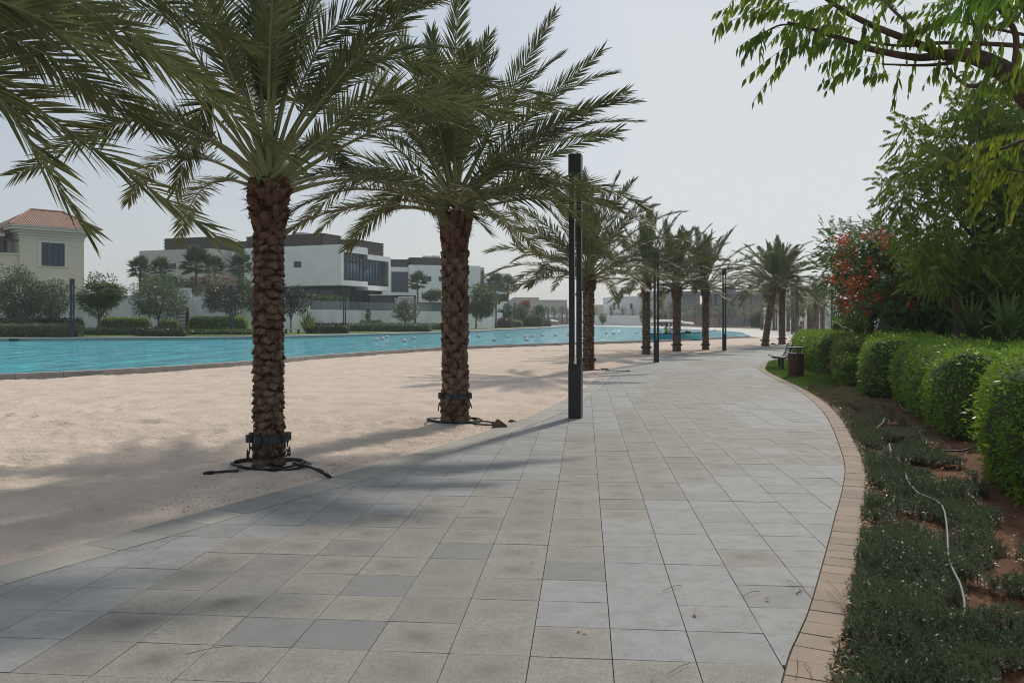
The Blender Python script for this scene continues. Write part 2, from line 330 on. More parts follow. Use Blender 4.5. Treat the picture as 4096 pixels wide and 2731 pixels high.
# sand
def sandmesh():
    ys=np.concatenate([np.arange(2.5,14,.07),np.arange(14,30,.16),np.arange(30,75,.6),np.arange(75,140,4)])
    us=np.linspace(0,1,420); U,Y=np.meshgrid(us,ys)
    xl=np.interp(Y,[0,8,15,30,75,140],[-7,-12,-22,-24,-30,-60]); xr=np.maximum(xleft(Y)+.5,-1)
    xr=np.where(Y>44,xleft(Y)+12,xr); xr=np.where(Y>70,60,xr)
    X=xl+(xr-xl)*U
    Z=.030*vnoise(X*.5,Y*.5,1)+.020*vnoise(X*1.4,Y*1.9,2)+.022*vnoise(X*3.1,Y*4.6,3)+.022*vnoise(X*6,Y*9,4)+.020*vnoise(X*11,Y*15,6)*(vnoise(X*.8,Y*.8,8)>-.2)
    # foot prints and dimples
    for cs,dep,rad,sd in ((.42,.055,.10,3),(.26,.032,.07,5),(.9,.075,.22,8)):
        i=np.floor(X/cs); j=np.floor(Y/cs)
        for di in (-1,0,1):
            for dj in (-1,0,1):
                a=i+di; b=j+dj; px=(a+_h(a,b,sd))*cs; py=(b+_h(a,b,sd+1))*cs; k=_h(a,b,sd+2); q=((X-px)/(rad*(.7+.6*k)))**2+((Y-py)/(rad*(.8+.9*_h(b,a,sd))))**2
                Z-=dep*np.clip(k-.35,0,1)*(np.exp(-q)-.35*np.exp(-(np.sqrt(q)-1.5)**2*3))
    # tyre tracks
    for (ax,ay,cx,cy) in ((-15,17.3,-7.0,15.5),(-15,12.3,-7.0,15.2)):
        t=np.clip((X-ax)/(cx-ax),0,1); yc=ay+(cy-ay)*t**1.6; w=np.exp(-((Y-yc)/.28)**2)*((X>ax)&(X<cx+.4))
        Z+=w*(.045*np.sin(X*16+vnoise(X*2,Y*2,9)*5)-.006)
    Z+=.03*np.exp(-((X+2.7)**2+(Y-9.0)**2)/.5)+.03*np.exp(-((X+.9)**2+(Y-13.2)**2)/.6)
    e=X-xleft(Y); s=np.clip((e+.35)/.4,0,1); s=s*s*(3-2*s); Z=Z*(1-s*.7)-.012*s
    s2=np.clip((e+.02)/.08,0,1); Z=Z*(1-s2)-.06*s2
    inw=inpoly(X,Y,[tuple(p) for p in NEc]+[(40,110),(20,190),(-90,60)]); Z=np.where(inw,-.10,Z)
    n,m=X.shape; V=np.stack([X,Y,Z],-1).reshape(-1,3); i=np.arange((n-1)*(m-1)); r=i//(m-1); c=i%(m-1); a=r*m+c
    o=npmesh('sand',V,np.stack([a,a+1,a+m+1,a+m],1),M['sand'],smooth=True); tag(o,kind='structure')
sandmesh()
def gardenmesh():
    ys=np.concatenate([np.arange(-1,12,.09),np.arange(12,40,.3),np.arange(40,60,2)]); us=np.linspace(0,1,70)**1.5; U,Y=np.meshgrid(us,ys)
    X=xright(Y)+.2+U*np.interp(Y,[0,10,30],[6,10,25]); Z=-.035+.035*vnoise(X*2,Y*2,1)+.03*vnoise(X*7,Y*7,5)+.015*vnoise(X*17,Y*17,8)
    Z+=np.clip(X-xright(Y)-1.6,0,3)*.03
    n,m=X.shape; V=np.stack([X,Y,Z],-1).reshape(-1,3); i=np.arange((n-1)*(m-1)); r=i//(m-1); c=i%(m-1); a=r*m+c
    o=npmesh('soil',V,np.stack([a,a+1,a+m+1,a+m],1),M['soil'],smooth=True); tag(o,kind='structure')
gardenmesh()
def clipcell(sub,cell):
    out=sub
    for i in range(len(cell)):
        a=cell[i]; b=cell[(i+1)%len(cell)]; ex,ey=b[0]-a[0],b[1]-a[1]; inp=out; out=[]
        if not inp: return []
        for j in range(len(inp)):
            p=inp[j-1]; q=inp[j]; sp=ex*(p[1]-a[1])-ey*(p[0]-a[0]); sq=ex*(q[1]-a[1])-ey*(q[0]-a[0])
            if (sp>=0)!=(sq>=0):
                t=sp/(sp-sq); out.append((p[0]+(q[0]-p[0])*t,p[1]+(q[1]-p[1])*t))
            if sq>=0: out.append(q)
    return out
def ngon_obj(name,polys,z,m,depth=.03,attrs=None,seed=1,tilt=.0):
    """paving units: top faces with sides; attrs = dict name -> per polygon value"""
    rnd=random.Random(seed); vs=[];fs=[];A={k:[] for k in (attrs or {})}; cen=[]
    for pi,poly in enumerate(polys):
        n=len(poly); b=len(vs); cx=sum(p[0] for p in poly)/n; cy=sum(p[1] for p in poly)/n
        zz=z+rnd.uniform(-.0012,.0012); tx=rnd.uniform(-tilt,tilt); ty=rnd.uniform(-tilt,tilt)
        hz=lambda x,y: zz+tx*(x-cx)+ty*(y-cy)
        vs+=[(x,y,hz(x,y)) for x,y in poly]; vs+=[(x,y,zz-depth) for x,y in poly]; vs.append((cx,cy,zz))
        fs+=[(b+i,b+(i+1)%n,b+2*n) for i in range(n)]; fs+=[(b+n+i,b+n+(i+1)%n,b+(i+1)%n,b+i) for i in range(n)]
        for k in A: A[k]+=[attrs[k][pi]]*(2*n+1)
        cen+=[0.]*(2*n)+[1.]
    me=bpy.data.meshes.new(name); me.from_pydata(vs,[],fs); me.update()
    for k in A: setattr_f(me,k,A[k])
    setattr_f(me,'cen',cen); return tag(link(me,name,m),kind='structure')
def PX(l,z=0): return [G(x,y,z) for x,y in l]
GREY=[PX([(-900,2731),(45,2731),(459,2445),(944,2145),(1154,2147),(1221,2098),(1419,2099),(1640,2055),(1679,2017),(1881,1981),(2070,1920),(2228,1900),(2240,1865),(2252,1731),(2362,1731),(2460,1705),(2449,1660),(2560,1620),(2544,1556),(2640,1500),(2750,1450),(2700,1420),(2450,1430),(2100,1600),(1500,1750),(0,2100)]),
 PX([(3300,2675),(3137,2663),(2462,2640),(2440,2511),(2147,2502),(2171,2312),(2183,2235),(2410,2239),(2402,2074),(2587,2076),(2563,1995),(2733,1997),(2692,1930),(2846,1932),(2820,1900),(2955,1877),(3090,1855),(3500,1850)]),
 PX([(3500,1720),(3056,1710),(2931,1672),(2854,1621),(2990,1606),(3090,1585),(3200,1570),(3300,1570)]),
 PX([(2880,1520),(3000,1500),(3200,1535),(3200,1500),(3000,1470),(2840,1490)]),PX([(2900,1440),(3300,1440),(3300,1410),(2800,1415)])]
def path():
    inner=offset(LEc,-.41); poly=[tuple(p) for p in inner]+[tuple(p) for p in REc[::-1]]
    S=.4; g=.0024; u=np.array((.0885,1.))/math.hypot(.0885,1); v=np.array((u[1],-u[0])); O=np.array((.486,3.994))
    rnd=random.Random(5); polys=[];kind=[];rr=[]
    for i in range(-14,150):
        for j in range(-22,120):
            c=O+u*S*(i+.5)+v*S*(j+.5); d=c[1]
            if d<-1.5 or d>66 or c[0]<xleft(d)-.8 or c[0]>xright(d)+.8: continue
            q=[O+u*(S*(i+a)+(g if a==0 else -g))+v*(S*(j+b)+(g if b==0 else -g)) for a,b in ((0,0),(0,1),(1,1),(1,0))]
            cell=[tuple(p) for p in q]
            if all(inpoly(np.array([p[0] for p in cell]),np.array([p[1] for p in cell]),poly)): r=cell
            else:
                near=[p for p in poly if abs(p[0]-c[0])<200]; r=clipcell(near,cell)
                cl=[]
                for p in r:
                    if not cl or math.hypot(p[0]-cl[-1][0],p[1]-cl[-1][1])>.004: cl.append(p)
                r=cl
                if len(r)<3: continue
                ar=abs(sum(r[k-1][0]*r[k][1]-r[k][0]*r[k-1][1] for k in range(len(r))))/2
                if ar<.002: continue
            # orientation ccw
            ar=sum(r[k-1][0]*r[k][1]-r[k][0]*r[k-1][1] for k in range(len(r)))
            if ar<0: r=r[::-1]
            k=0.
            for gp in GREY:
                if inpoly(np.array([c[0]]),np.array([c[1]]),gp)[0]: k=1.
            if rnd.random()<.02 and d>4.2: k=1-k
            if d>26 and vnoise(np.array([c[0]*.5]),np.array([c[1]*.25]),3)[0]>.18: k=1.
            polys.append(r); kind.append(k); rr.append(rnd.random()**2)
    # a few dark pavers seen near the camera
    for (px,py) in ((1850,2195),(1120,2520),(1380,2530),(1520,2330),(2290,2290)):
        gx,gy=G(px,py)
        b=min(range(len(polys)),key=lambda k:math.hypot(sum(p[0] for p in polys[k])/len(polys[k])-gx,sum(p[1] for p in polys[k])/len(polys[k])-gy)); kind[b]=1.; rr[b]=1.5
    ngon_obj('path',polys,0,M['paver'],.03,{'kind':kind,'rnd':rr},2,.004)
    sheet('path_bedding',[tuple(p) for p in LEc]+[tuple(p) for p in offset(REc,-.24)[::-1]],-.014,M['joint'])
    e=resample(LEc,.41); ii=offset(e,-.405); e0=offset(e,-.0); q=[]
    for k in range(len(e)-1):
        a,b,c,d=e0[k],e0[k+1],ii[k+1],ii[k]; cc=(a+b+c+d)/4; q.append([tuple(cc+(p-cc)*.985) for p in (a,d,c,b)])
    ngon_obj('path_edge_pavers',q,.001,M['border'],.07,{'v':[random.Random(k).random()**2*.8 for k in range(len(q))]},3,.004)
    e=resample(REc,.192); e0=offset(e,-.006); ii=offset(e,-.212); q=[]
    for k in range(len(e)-1):
        a,b,c,d=e0[k],e0[k+1],ii[k+1],ii[k]; cc=(a+b+c+d)/4; q.append([tuple(cc+(p-cc)*.965) for p in (a,d,c,b)])
    ngon_obj('brick_edging',q,.003,M['brick'],.07,{'v':[random.Random(k+99).random()**2 for k in range(len(q))]},4,.01)
path()
# pool
far=[(34,150),(60,125),(36,106),(27,88),(23.4,81)]
SHORE=[(-30,330),(2,300),(17,242),(19.5,203),(26,180),(28.5,160),(29.5,140),(30.3,120),(29.0,105),(26,92),(23.5,81),(22,77.4)]
Sc=crom(SHORE,6)
def water():
    # grid of quads inside the pool so that the shallow ledge can carry its own colour
    pts=[];fs=[];v=[]
    poly=[tuple(p) for p in NEc]+[tuple(p) for p in Sc[::-1]]+[tuple(p) for p in FEc[::-1]]
    # strips: outline first (one sheet), ledge strip 2 mm above along the far edge
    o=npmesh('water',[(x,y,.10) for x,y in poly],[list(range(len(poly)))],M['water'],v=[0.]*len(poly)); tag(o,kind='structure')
    a=offset(FEc,-.3); b=offset(FEc,-3.2); n=len(a); m_=offset(FEc,-2.4)
    V=[(x,y,.104) for x,y in a]+[(x,y,.104) for x,y in m_]+[(x,y,.104) for x,y in b]
    fs=[(i,n+i,n+i+1,i+1) for i in range(n-1)]+[(n+i,2*n+i,2*n+i+1,n+i+1) for i in range(n-1)]
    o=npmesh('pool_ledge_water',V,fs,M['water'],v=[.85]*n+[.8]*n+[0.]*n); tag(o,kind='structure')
    mb=MB(); e=resample(NEc,1.2); i2=offset(e,.32)
    for k in range(len(e)-1):
        g=.006; t=(e[k+1]-e[k]); L=np.linalg.norm(t); t/=L
        mb.prism([tuple(e[k]+t*g),tuple(e[k+1]-t*g),tuple(i2[k+1]-t*g),tuple(i2[k]+t*g)],-.14,.165)
    tag(mb.build('pool_kerb',M['concrete']),'long grey concrete kerb between the near sand and the turquoise pool','pool kerb')
    mb=MB(); mt=MB(); e=resample(FEc,.6); i2=offset(e,.55); i1=offset(e,.04)
    for k in range(len(e)-1):
        g=.012; t=(e[k+1]-e[k]); L=np.linalg.norm(t); t/=L
        mb.prism([tuple(e[k]+t*g),tuple(e[k+1]-t*g),tuple(i2[k+1]-t*g),tuple(i2[k]+t*g)],.05,.30)
    e=resample(FEc,3); i1=offset(e,.06); i2=offset(e,.50)
    for k in range(len(e)-1): mt.prism([tuple(e[k]-0*t),tuple(e[k+1]),tuple(i2[k+1]),tuple(i2[k])],.0,.29)
    r=thing('pool_coping','pale tiled pool coping along the far promenade edge','pool coping')
    mb.build('coping_stone',M['pooltile'],r)
    mb=MB(); i0=offset(FEc,-.03); i2=offset(FEc,.6); n=len(i0)
    for k in range(n-1): mb.prism([tuple(i0[k]),tuple(i0[k+1]),tuple(i2[k+1]),tuple(i2[k])],.304,.34)
    mb.build('coping_cap',M['coping'],r)
water()
P0_=offset(FEc,.5); P1_=offset(FEc,2.9)
tip=[(XD(2262,182),182),(XD(2240,196),196),(XD(2205,205),205)]
sheet('promenade',[tuple(p) for p in P0_]+tip+[(-30,230),(-120,200),(-140,60),(-75,50)],.325,M['promenade'])
lawnp=[tuple(p) for p in P1_[:-9]]+[(XD(2160,185),185),(-8,225),(-115,195),(-130,70),(-80,55)]
sheet('lawn',lawnp,.36,M['lawn'])
# far beach, its pale ramp and the ground behind it
def farbeach():
    o1=offset(Sc,-1.) ; a=Sc; rows=[(0,.085),(5,.22),(9,.34),(30,.42),(120,.6),(420,.7)]
    # walking far -> near along the shore, land lies to the right in plan = +X side; offset < 0 is to the right... use the outward normal away from the pool
    V=[];n=len(a); ctr=np.array((5.,120.))
    t=np.gradient(a,axis=0); t/=np.linalg.norm(t,axis=1)[:,None]; nn=np.stack([-t[:,1],t[:,0]],1)
    return a,nn
a_,n_=farbeach()
rampO=[(x+0,y) for x,y in ((-34,342),(4,312),(24,247),(28,206),(36,183),(39,160),(41,137),(42,117),(40,100),(36,88),(29.5,79),(24.3,76.0))]
Rc=crom(rampO,6)
def strip(name,A,za,B,zb,m):
    n=len(A); V=[(x,y,za) for x,y in A]+[(x,y,z) for (x,y),z in zip(B,zb if hasattr(zb,'__len__') else [zb]*n)]
    return tag(npmesh(name,V,[(i,i+1,n+i+1,n+i) for i in range(n-1)],m),kind='structure')
strip('pale_ramp',Sc,.088,Rc,np.interp(Rc[:,1],[90,180],[-.03,.24]),M['ramp'])
sheet('beach',[tuple(p) for p in Rc[4:]]+[(27,72),(34,70),(60,75),(200,140),(500,700),(-500,700),(-300,330)],-.02,M['ground'])
farg=[(-60,345),(0,318),(27,252),(33,208),(44,186),(60,150),(90,130),(400,160),(500,800),(-500,800)]
sheet('far_sand',farg,.2,M['ground'])
farg=[(-60,352),(0,326),(33,258),(40,213),(52,190),(70,160),(95,140),(400,170),(500,800),(-500,800)]
sheet('far_promenade',farg,.34,M['promenade'])

# ------------------------------------------------------------ vegetation builders
RG=np.random.default_rng(7)
def kites(P,D,Nn,L,Wd,fold=.25):
    """leaf blades: base P, direction D, normal Nn, length L, width Wd -> (n*4,3) vertices and quads"""
    D=nrm(D); S=nrm(np.cross(D,Nn)); U=nrm(np.cross(S,D)); L=np.asarray(L).reshape(-1,1); Wd=np.asarray(Wd).reshape(-1,1)
    a=P; m=P+D*L*.42; l=m+S*Wd*.5+U*Wd*fold; r=m-S*Wd*.5+U*Wd*fold; t=P+D*L-U*L*.06
    V=np.stack([a,l,t,r],1).reshape(-1,3); i=np.arange(len(P))*4
    return V,np.stack([i,i+1,i+2,i+3],1)
def blades(P,D,Nn,L,Wd,curve=.12):
    D=nrm(D); S=nrm(np.cross(D,Nn)); U=nrm(np.cross(S,D)); L=np.asarray(L).reshape(-1,1); Wd=np.asarray(Wd).reshape(-1,1); pts=[]
    for t,w_ in ((0,.12),(.28,.95),(.62,.72),(1,.03)):
        c=P+D*L*t-U*L*curve*t*t+S*L*curve*.5*t*t; pts+=[c+S*Wd*.5*w_,c-S*Wd*.5*w_]
    V=np.stack(pts,1).reshape(-1,3); i=np.arange(len(P))*8
    return V,np.concatenate([np.stack([i+2*j,i+2*j+1,i+2*j+3,i+2*j+2],1) for j in range(3)])
def rdir(n,rng=RG): return nrm(rng.normal(size=(n,3)))
class Soup:
    def __init__(s): s.V=[];s.F=[];s.v=[];s.m=[];s.n=0
    def add(s,V,Fq,v,m=0):
        s.V.append(V); s.F.append(Fq+s.n); s.n+=len(V); s.v.append(np.broadcast_to(np.asarray(v,float),(len(V),)) if np.ndim(v)==0 else np.asarray(v,float)); s.m.append(np.full(len(Fq),m))
    def build(s,name,mats,parent=None,off=(0,0,0),smooth=False):
        V=np.concatenate(s.V)-np.array(off)
        o=npmesh(name,V,np.concatenate(s.F),mats,parent,None,np.concatenate(s.v),smooth,np.concatenate(s.m))
        if parent is None: o.location=off
        return o
def tubes_np(paths,rads,n=5):
    """many tubes: paths (k,m,3), rads (k,m)"""
    k,m,_=paths.shape; T=nrm(np.gradient(paths,axis=1)); up=np.array([.13,.21,.97]); A=nrm(np.cross(T,up)); B=np.cross(T,A)
    an=np.arange(n)*2*np.pi/n
    V=paths[:,:,None,:]+(A[:,:,None,:]*np.cos(an)[None,None,:,None]+B[:,:,None,:]*np.sin(an)[None,None,:,None])*rads[:,:,None,None]
    i=np.arange(k)[:,None,None]*m*n+np.arange(m-1)[None,:,None]*n+np.arange(n)[None,None,:]; j=i-np.arange(n)+(np.arange(n)+1)%n
    Fq=np.stack([i,j,j+n,i+n],-1).reshape(-1,4); return V.reshape(-1,3),Fq
G3=np.array([0,0,-1.])
def frond_paths(base,dirs,L,grav,wind,K=22):
    """integrate the midribs: base (k,3) dirs (k,3) L (k) grav (k)"""
    p=base.copy(); d=nrm(dirs); out=[p.copy()]
    for i in range(K-1):
        t=(i+1)/K; d=nrm(d+G3*(grav*(.35+1.0*t)/K)[:,None]+wind*(t/K)); p=p+d*(L/(K-1))[:,None]; out.append(p.copy())
    return np.stack(out,1)
def leaflets(paths,npair,ll,lw,rng,s0=.22,wind=np.zeros(3),seg=3,old=None,lift=(.6,-.15),droop=.07,roll=None):
    k,m,_=paths.shape; S=[]
    s=np.linspace(s0,1.0,npair)[None,:]+rng.uniform(-.004,.004,(k,npair)); s=np.clip(s,0,1); f=s*(m-1); i=np.minimum(f.astype(int),m-2); fr=(f-i)[...,None]
    kk=np.arange(k)[:,None]; P=paths[kk,i]*(1-fr)+paths[kk,i+1]*fr; T=nrm(paths[kk,i+1]-paths[kk,i])
    Sd=np.cross(T,np.array([0,0,1.])); Sd=nrm(Sd+1e-4); # keep side vector consistent along the rib
    ref=Sd[:,npair//2:npair//2+1]; Sd=np.where((Sd*ref).sum(-1,keepdims=True)<0,-Sd,Sd); Nn=np.cross(Sd,T)
    Nn=np.where(Nn[...,2:3]<0,-Nn,Nn)
    if roll is not None: cr,sr=np.cos(roll)[:,None,None],np.sin(roll)[:,None,None]; Sd,Nn=Sd*cr+Nn*sr,Nn*cr-Sd*sr
    u=(s-s0)/(1-s0); prof=np.interp(u,[0,.12,.45,.8,1],[.45,.85,1,.8,.5])
    V=[];Fq=[];A=[];n0=0
    for sg in (-1,1):
        ang=np.radians(56-34*u+rng.normal(0,4,u.shape)); b=rng.uniform(lift[1],lift[0],u.shape)
        D=nrm(T*np.cos(ang)[...,None]+(Sd*sg*np.cos(b)[...,None]+Nn*np.sin(b)[...,None])*np.sin(ang)[...,None]+wind*.16)
        L=ll*prof*rng.uniform(.88,1.1,u.shape); Wv=nrm(np.cross(D,Nn)+Nn*rng.normal(0,.45,u.shape)[...,None])*lw*.5
        pts=[];ts=np.linspace(0,1,seg+1); wp=np.interp(ts,[0,.3,.7,1],[.45,1,.72,.05])
        for t,w_ in zip(ts,wp):
            c=P+D*(L*t)[...,None]+G3*(L*t*t*droop)[...,None]; pts+= [c+Wv*w_,c-Wv*w_]
        q=np.stack(pts,2).reshape(-1,3); nn=2*(seg+1); N=k*npair; base=n0+np.arange(N)[:,None]*nn
        ff=np.concatenate([np.stack([base[:,0]+2*j,base[:,0]+2*j+1,base[:,0]+2*j+3,base[:,0]+2*j+2],1) for j in range(seg)])
        o=np.zeros((k,1)) if old is None else old[:,None]
        va=np.clip(o+rng.uniform(0,.13,u.shape),0,1); va=va[...,None]*np.repeat(np.linspace(.5,1.3,seg+1),2)[None,None,:]
        V.append(q);Fq.append(ff);A.append(np.clip(va,0,1).reshape(-1)); n0+=N*nn
    return np.concatenate(V),np.concatenate(Fq),np.concatenate(A)
def crown_mesh(name,paths,npair,ll,lw,rng,parent,r0=.035,seg=3,wind=np.zeros(3),old=None,s0=.22,spines=True,droop=.07,lift=(.6,-.15),roll=None):
    S=Soup(); V,Fq,a=leaflets(paths,npair,ll,lw,rng,s0,wind,seg,old,lift,droop,roll); S.add(V,Fq,a,0)
    k,m,_=paths.shape; t=np.linspace(0,1,m)[None,:]; rad=r0*np.interp(t,[0,.06,.25,1],[1.5,.9,.48,.10])*np.ones((k,1))
    V,Fq=tubes_np(paths,rad,5); S.add(V,Fq,np.repeat(np.zeros(k) if old is None else old,m*5)*.8,1)
    if spines:
        s=np.linspace(.07,s0,9)[None,:]+rng.uniform(-.01,.01,(k,9)); i=(s*(m-1)).astype(int); P=paths[np.arange(k)[:,None],i]; T=nrm(paths[np.arange(k)[:,None],i+1]-P)
        P=P+T*rng.uniform(0,.1,(k,9,1)); Sd=nrm(np.cross(T,[0,0,1.]))*rng.choice([-1,1],(k,9,1)); D=nrm(T+Sd*.7+np.array([0,0,.3]))
        V,Fq=kites(P.reshape(-1,3),D.reshape(-1,3),rdir(k*9,rng),ll*.28,lw*.35); S.add(V,Fq,.3,0)
    return S.build(name,[M['frond'],M['rachis']],parent)
def trunk_mesh(h,r,rng,parent,style,lean=(0,0),rowh=.088,nper=6,flare=1.35,bot=1.1,name='trunk'):
    """core of fibre with spiral rows of cut leaf bases. style 0: broad grey scales lipped at the bottom, 1: blocky stubs lipped at the top"""
    S=Soup(); z=np.linspace(-.1,h,14); t=np.clip(z/h,0,1); rr=r*np.interp(t,[0,.07,.2,.85,.93,1],[bot,1.03,.97,1,1.16,flare])*.93
    an=np.arange(14)*2*np.pi/14; cx=lean[0]*t**1.2; cy=lean[1]*t**1.2
    V=np.stack([cx[:,None]+rr[:,None]*np.cos(an),cy[:,None]+rr[:,None]*np.sin(an),np.broadcast_to(z[:,None],(14,14))],-1).reshape(-1,3)
    i=np.arange(13)[:,None]*14+np.arange(14)[None,:]; j=i-np.arange(14)+(np.arange(14)+1)%14; S.add(V,np.stack([i,j,j+14,i+14],-1).reshape(-1,4),.5,1)
    cap=13*14; V2=[(cx[-1],cy[-1],h+.12)]; 
    rows=int(h/rowh); out0=np.array([(-.5,.12),(-.3,.38),(0,.45),(.3,.38),(.5,.12),(.28,-.32),(0,-.45),(-.28,-.32)])
    if style==1: out0=np.array([(-.40,.30),(-.2,.46),(.2,.46),(.40,.30),(.47,-.05),(.25,-.42),(-.05,-.55),(-.36,-.30)])
    for k in range(rows+1):
        zc=k*rowh+.03; tt=min(zc/h,1); R_=r*np.interp(tt,[0,.07,.2,.85,.93,1],[bot,1.03,.97,1,1.16,flare])
        for q in range(nper):
            th=2*np.pi*(q+.5*(k%2)+.13*k*.5)/nper+rng.normal(0,.07); w_=2*np.pi*R_/nper*(1.22 if style==0 else 1.02)*rng.uniform(.85,1.15); hh=rowh*(1.32 if style==0 else 1.7)*rng.uniform(.8,1.15)
            if tt>.86: w_*=.62; hh*=1.7
            o=out0*np.array([w_,hh])+rng.normal(0,.085,(8,2))*np.array([w_,hh]); lip=rng.uniform(.025,.05)*(r/.2)**.3
            if style==0: pr=np.interp(o[:,1]/hh,[-.5,.5],[lip,.004])
            else: pr=np.interp(o[:,1]/hh,[-.5,.5],[.006,lip*1.25])
            if tt>.86: pr=np.interp(o[:,1]/hh,[-.5,.5],[.0,lip*1.8])
            zq=zc+rng.normal(0,.012)
            def place(off2,prr):
                thh=th+off2[:,0]/R_; rad=R_*.96+prr; tz=np.clip((zq+off2[:,1])/h,0,1)
                return np.stack([lean[0]*tz**1.2+rad*np.cos(thh),lean[1]*tz**1.2+rad*np.sin(thh),zq+off2[:,1]],-1)
            A=place(o*.80,pr+.010); B=place(o,pr-.004); C=place(o*1.05,pr*0-.03); ctr=place(o*.0+o.mean(0),np.full(8,pr.mean()+ (.012 if style==0 else .022)))[:1]
            V=np.concatenate([A,B,C,ctr]); i=np.arange(8); j=(i+1)%8
            top=np.stack([i,j,np.full(8,24),np.full(8,24)],1)
            # quads only: inner fan built from pairs
            fan=np.array([[0,1,2,24],[2,3,4,24],[4,5,6,24],[6,7,0,24]])
            Fq=np.concatenate([fan,np.stack([i+8,j+8,j,i],1)[:, ::1],np.stack([i+16,j+16,j+8,i+8],1)])
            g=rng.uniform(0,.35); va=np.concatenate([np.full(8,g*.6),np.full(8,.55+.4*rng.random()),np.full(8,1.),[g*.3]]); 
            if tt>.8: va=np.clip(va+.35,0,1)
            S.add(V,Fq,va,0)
    n=int(1500*h/3); zz=rng.uniform(0,h,n); th=rng.uniform(0,2*np.pi,n); rr2=r*np.interp(zz/h,[0,.07,.2,.85,.93,1],[bot,1.03,.97,1,1.16,flare])+.012; tz=(zz/h)**1.2
    P=np.stack([lean[0]*tz+rr2*np.cos(th),lean[1]*tz+rr2*np.sin(th),zz],-1); D=np.stack([np.cos(th)*.35,np.sin(th)*.35,rng.choice([-1,1],n)*rng.uniform(.2,1,n)],-1)+rdir(n,rng)*.45
    V,Fq=kites(P,D,np.stack([np.cos(th),np.sin(th),0*th],-1)+rdir(n,rng)*.5,rng.uniform(.02,.065,n),rng.uniform(.006,.02,n)); S.add(V,Fq,np.repeat(rng.uniform(.0,.7,n),4),0)
    if flare>1.05:      # torn fibre tufts at the top
        n=260; th=rng.uniform(0,2*np.pi,n); P=np.stack([lean[0]+r*flare*.9*np.cos(th),lean[1]+r*flare*.9*np.sin(th),h+rng.uniform(-.35,.12,n)],-1)
        D=np.stack([np.cos(th),np.sin(th),rng.normal(0,.9,n)],-1); V,Fq=kites(P,D,rdir(n,rng),rng.uniform(.05,.16,n),.012); S.add(V,Fq,.5,1)
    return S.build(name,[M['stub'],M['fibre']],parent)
def palm_dirs(n,rng,emax=86,emin=15,power=.8,az0=0):
    k=np.arange(n)/max(n-1,1); az=k*n*2.39996+az0+rng.normal(0,.15,n); el=np.radians(emax-(emax-emin)*k**power+rng.normal(0,3,n))
    return np.stack([np.cos(az)*np.cos(el),np.sin(az)*np.cos(el),np.sin(el)],-1),k
WIND=np.array([.55,.05,0.])
def date_palm(label,loc,h,r,style,n,L,npair,seed,group=None,emin=15,ll=.42,lw=.026,lean=(0,0),seg=3,wind=1.,grav=1.5,rowh=.088,nper=6,s0=.22,extra=None,flare=1.35,r0=.035,skip=None,drop=0,bot=1.1):
    rng=np.random.default_rng(seed); root=thing('date_palm',label,'palm tree',loc,0,group)
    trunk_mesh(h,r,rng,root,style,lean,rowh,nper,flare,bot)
    D,k=palm_dirs(n,rng,emin=emin,az0=seed); top=np.array([lean[0],lean[1],h])
    base=top+np.stack([D[:,0],D[:,1],np.zeros(n)],-1)*r*np.interp(k,[0,1],[.3,1.05])[:,None]+np.array([0,0,1])*np.interp(k,[0,1],[.3,-.02])[:,None]
    keep=np.ones(n,bool)
    if skip is not None: keep=~np.array([skip(*d) for d in D])
    Ls=L*np.interp(k,[0,.15,.4,1],[.72,.95,1.05,.95])*rng.uniform(.9,1.08,n); gr=grav*np.interp(k,[0,.3,1],[.5,.95,1.15])*rng.uniform(.85,1.15,n)
    paths=frond_paths(base[keep],D[keep],Ls[keep],gr[keep],WIND*wind)
    old=np.clip((k[keep]-.8)*1.3,0,1)*rng.uniform(.2,1.,keep.sum())
    if extra is not None:
        paths=np.concatenate([paths,extra-np.array([loc[0],loc[1],loc[2] if len(loc)>2 else 0])]); old=np.r_[old,np.full(len(extra),.04)]
    roll=rng.normal(0,.22,len(paths))
    if extra is not None: q=len(extra); roll[-q:]=np.sign(extra[:,-1,0]-extra[:,0,0])*.7
    crown_mesh('crown',paths,npair,ll,lw,rng,root,r0,seg,WIND*wind*.5,old,s0,roll=roll)
    return root
def bez(a,b,c,K=22,d=None):
    pts=[a,b,c] if d is None else [a,b,c,d]; q=crom([tuple(p) for p in pts],40); return resample(q,1e9) if 0 else np.stack([np.interp(np.linspace(0,1,K),np.linspace(0,1,len(q)),q[:,i]) for i in range(3)],1)
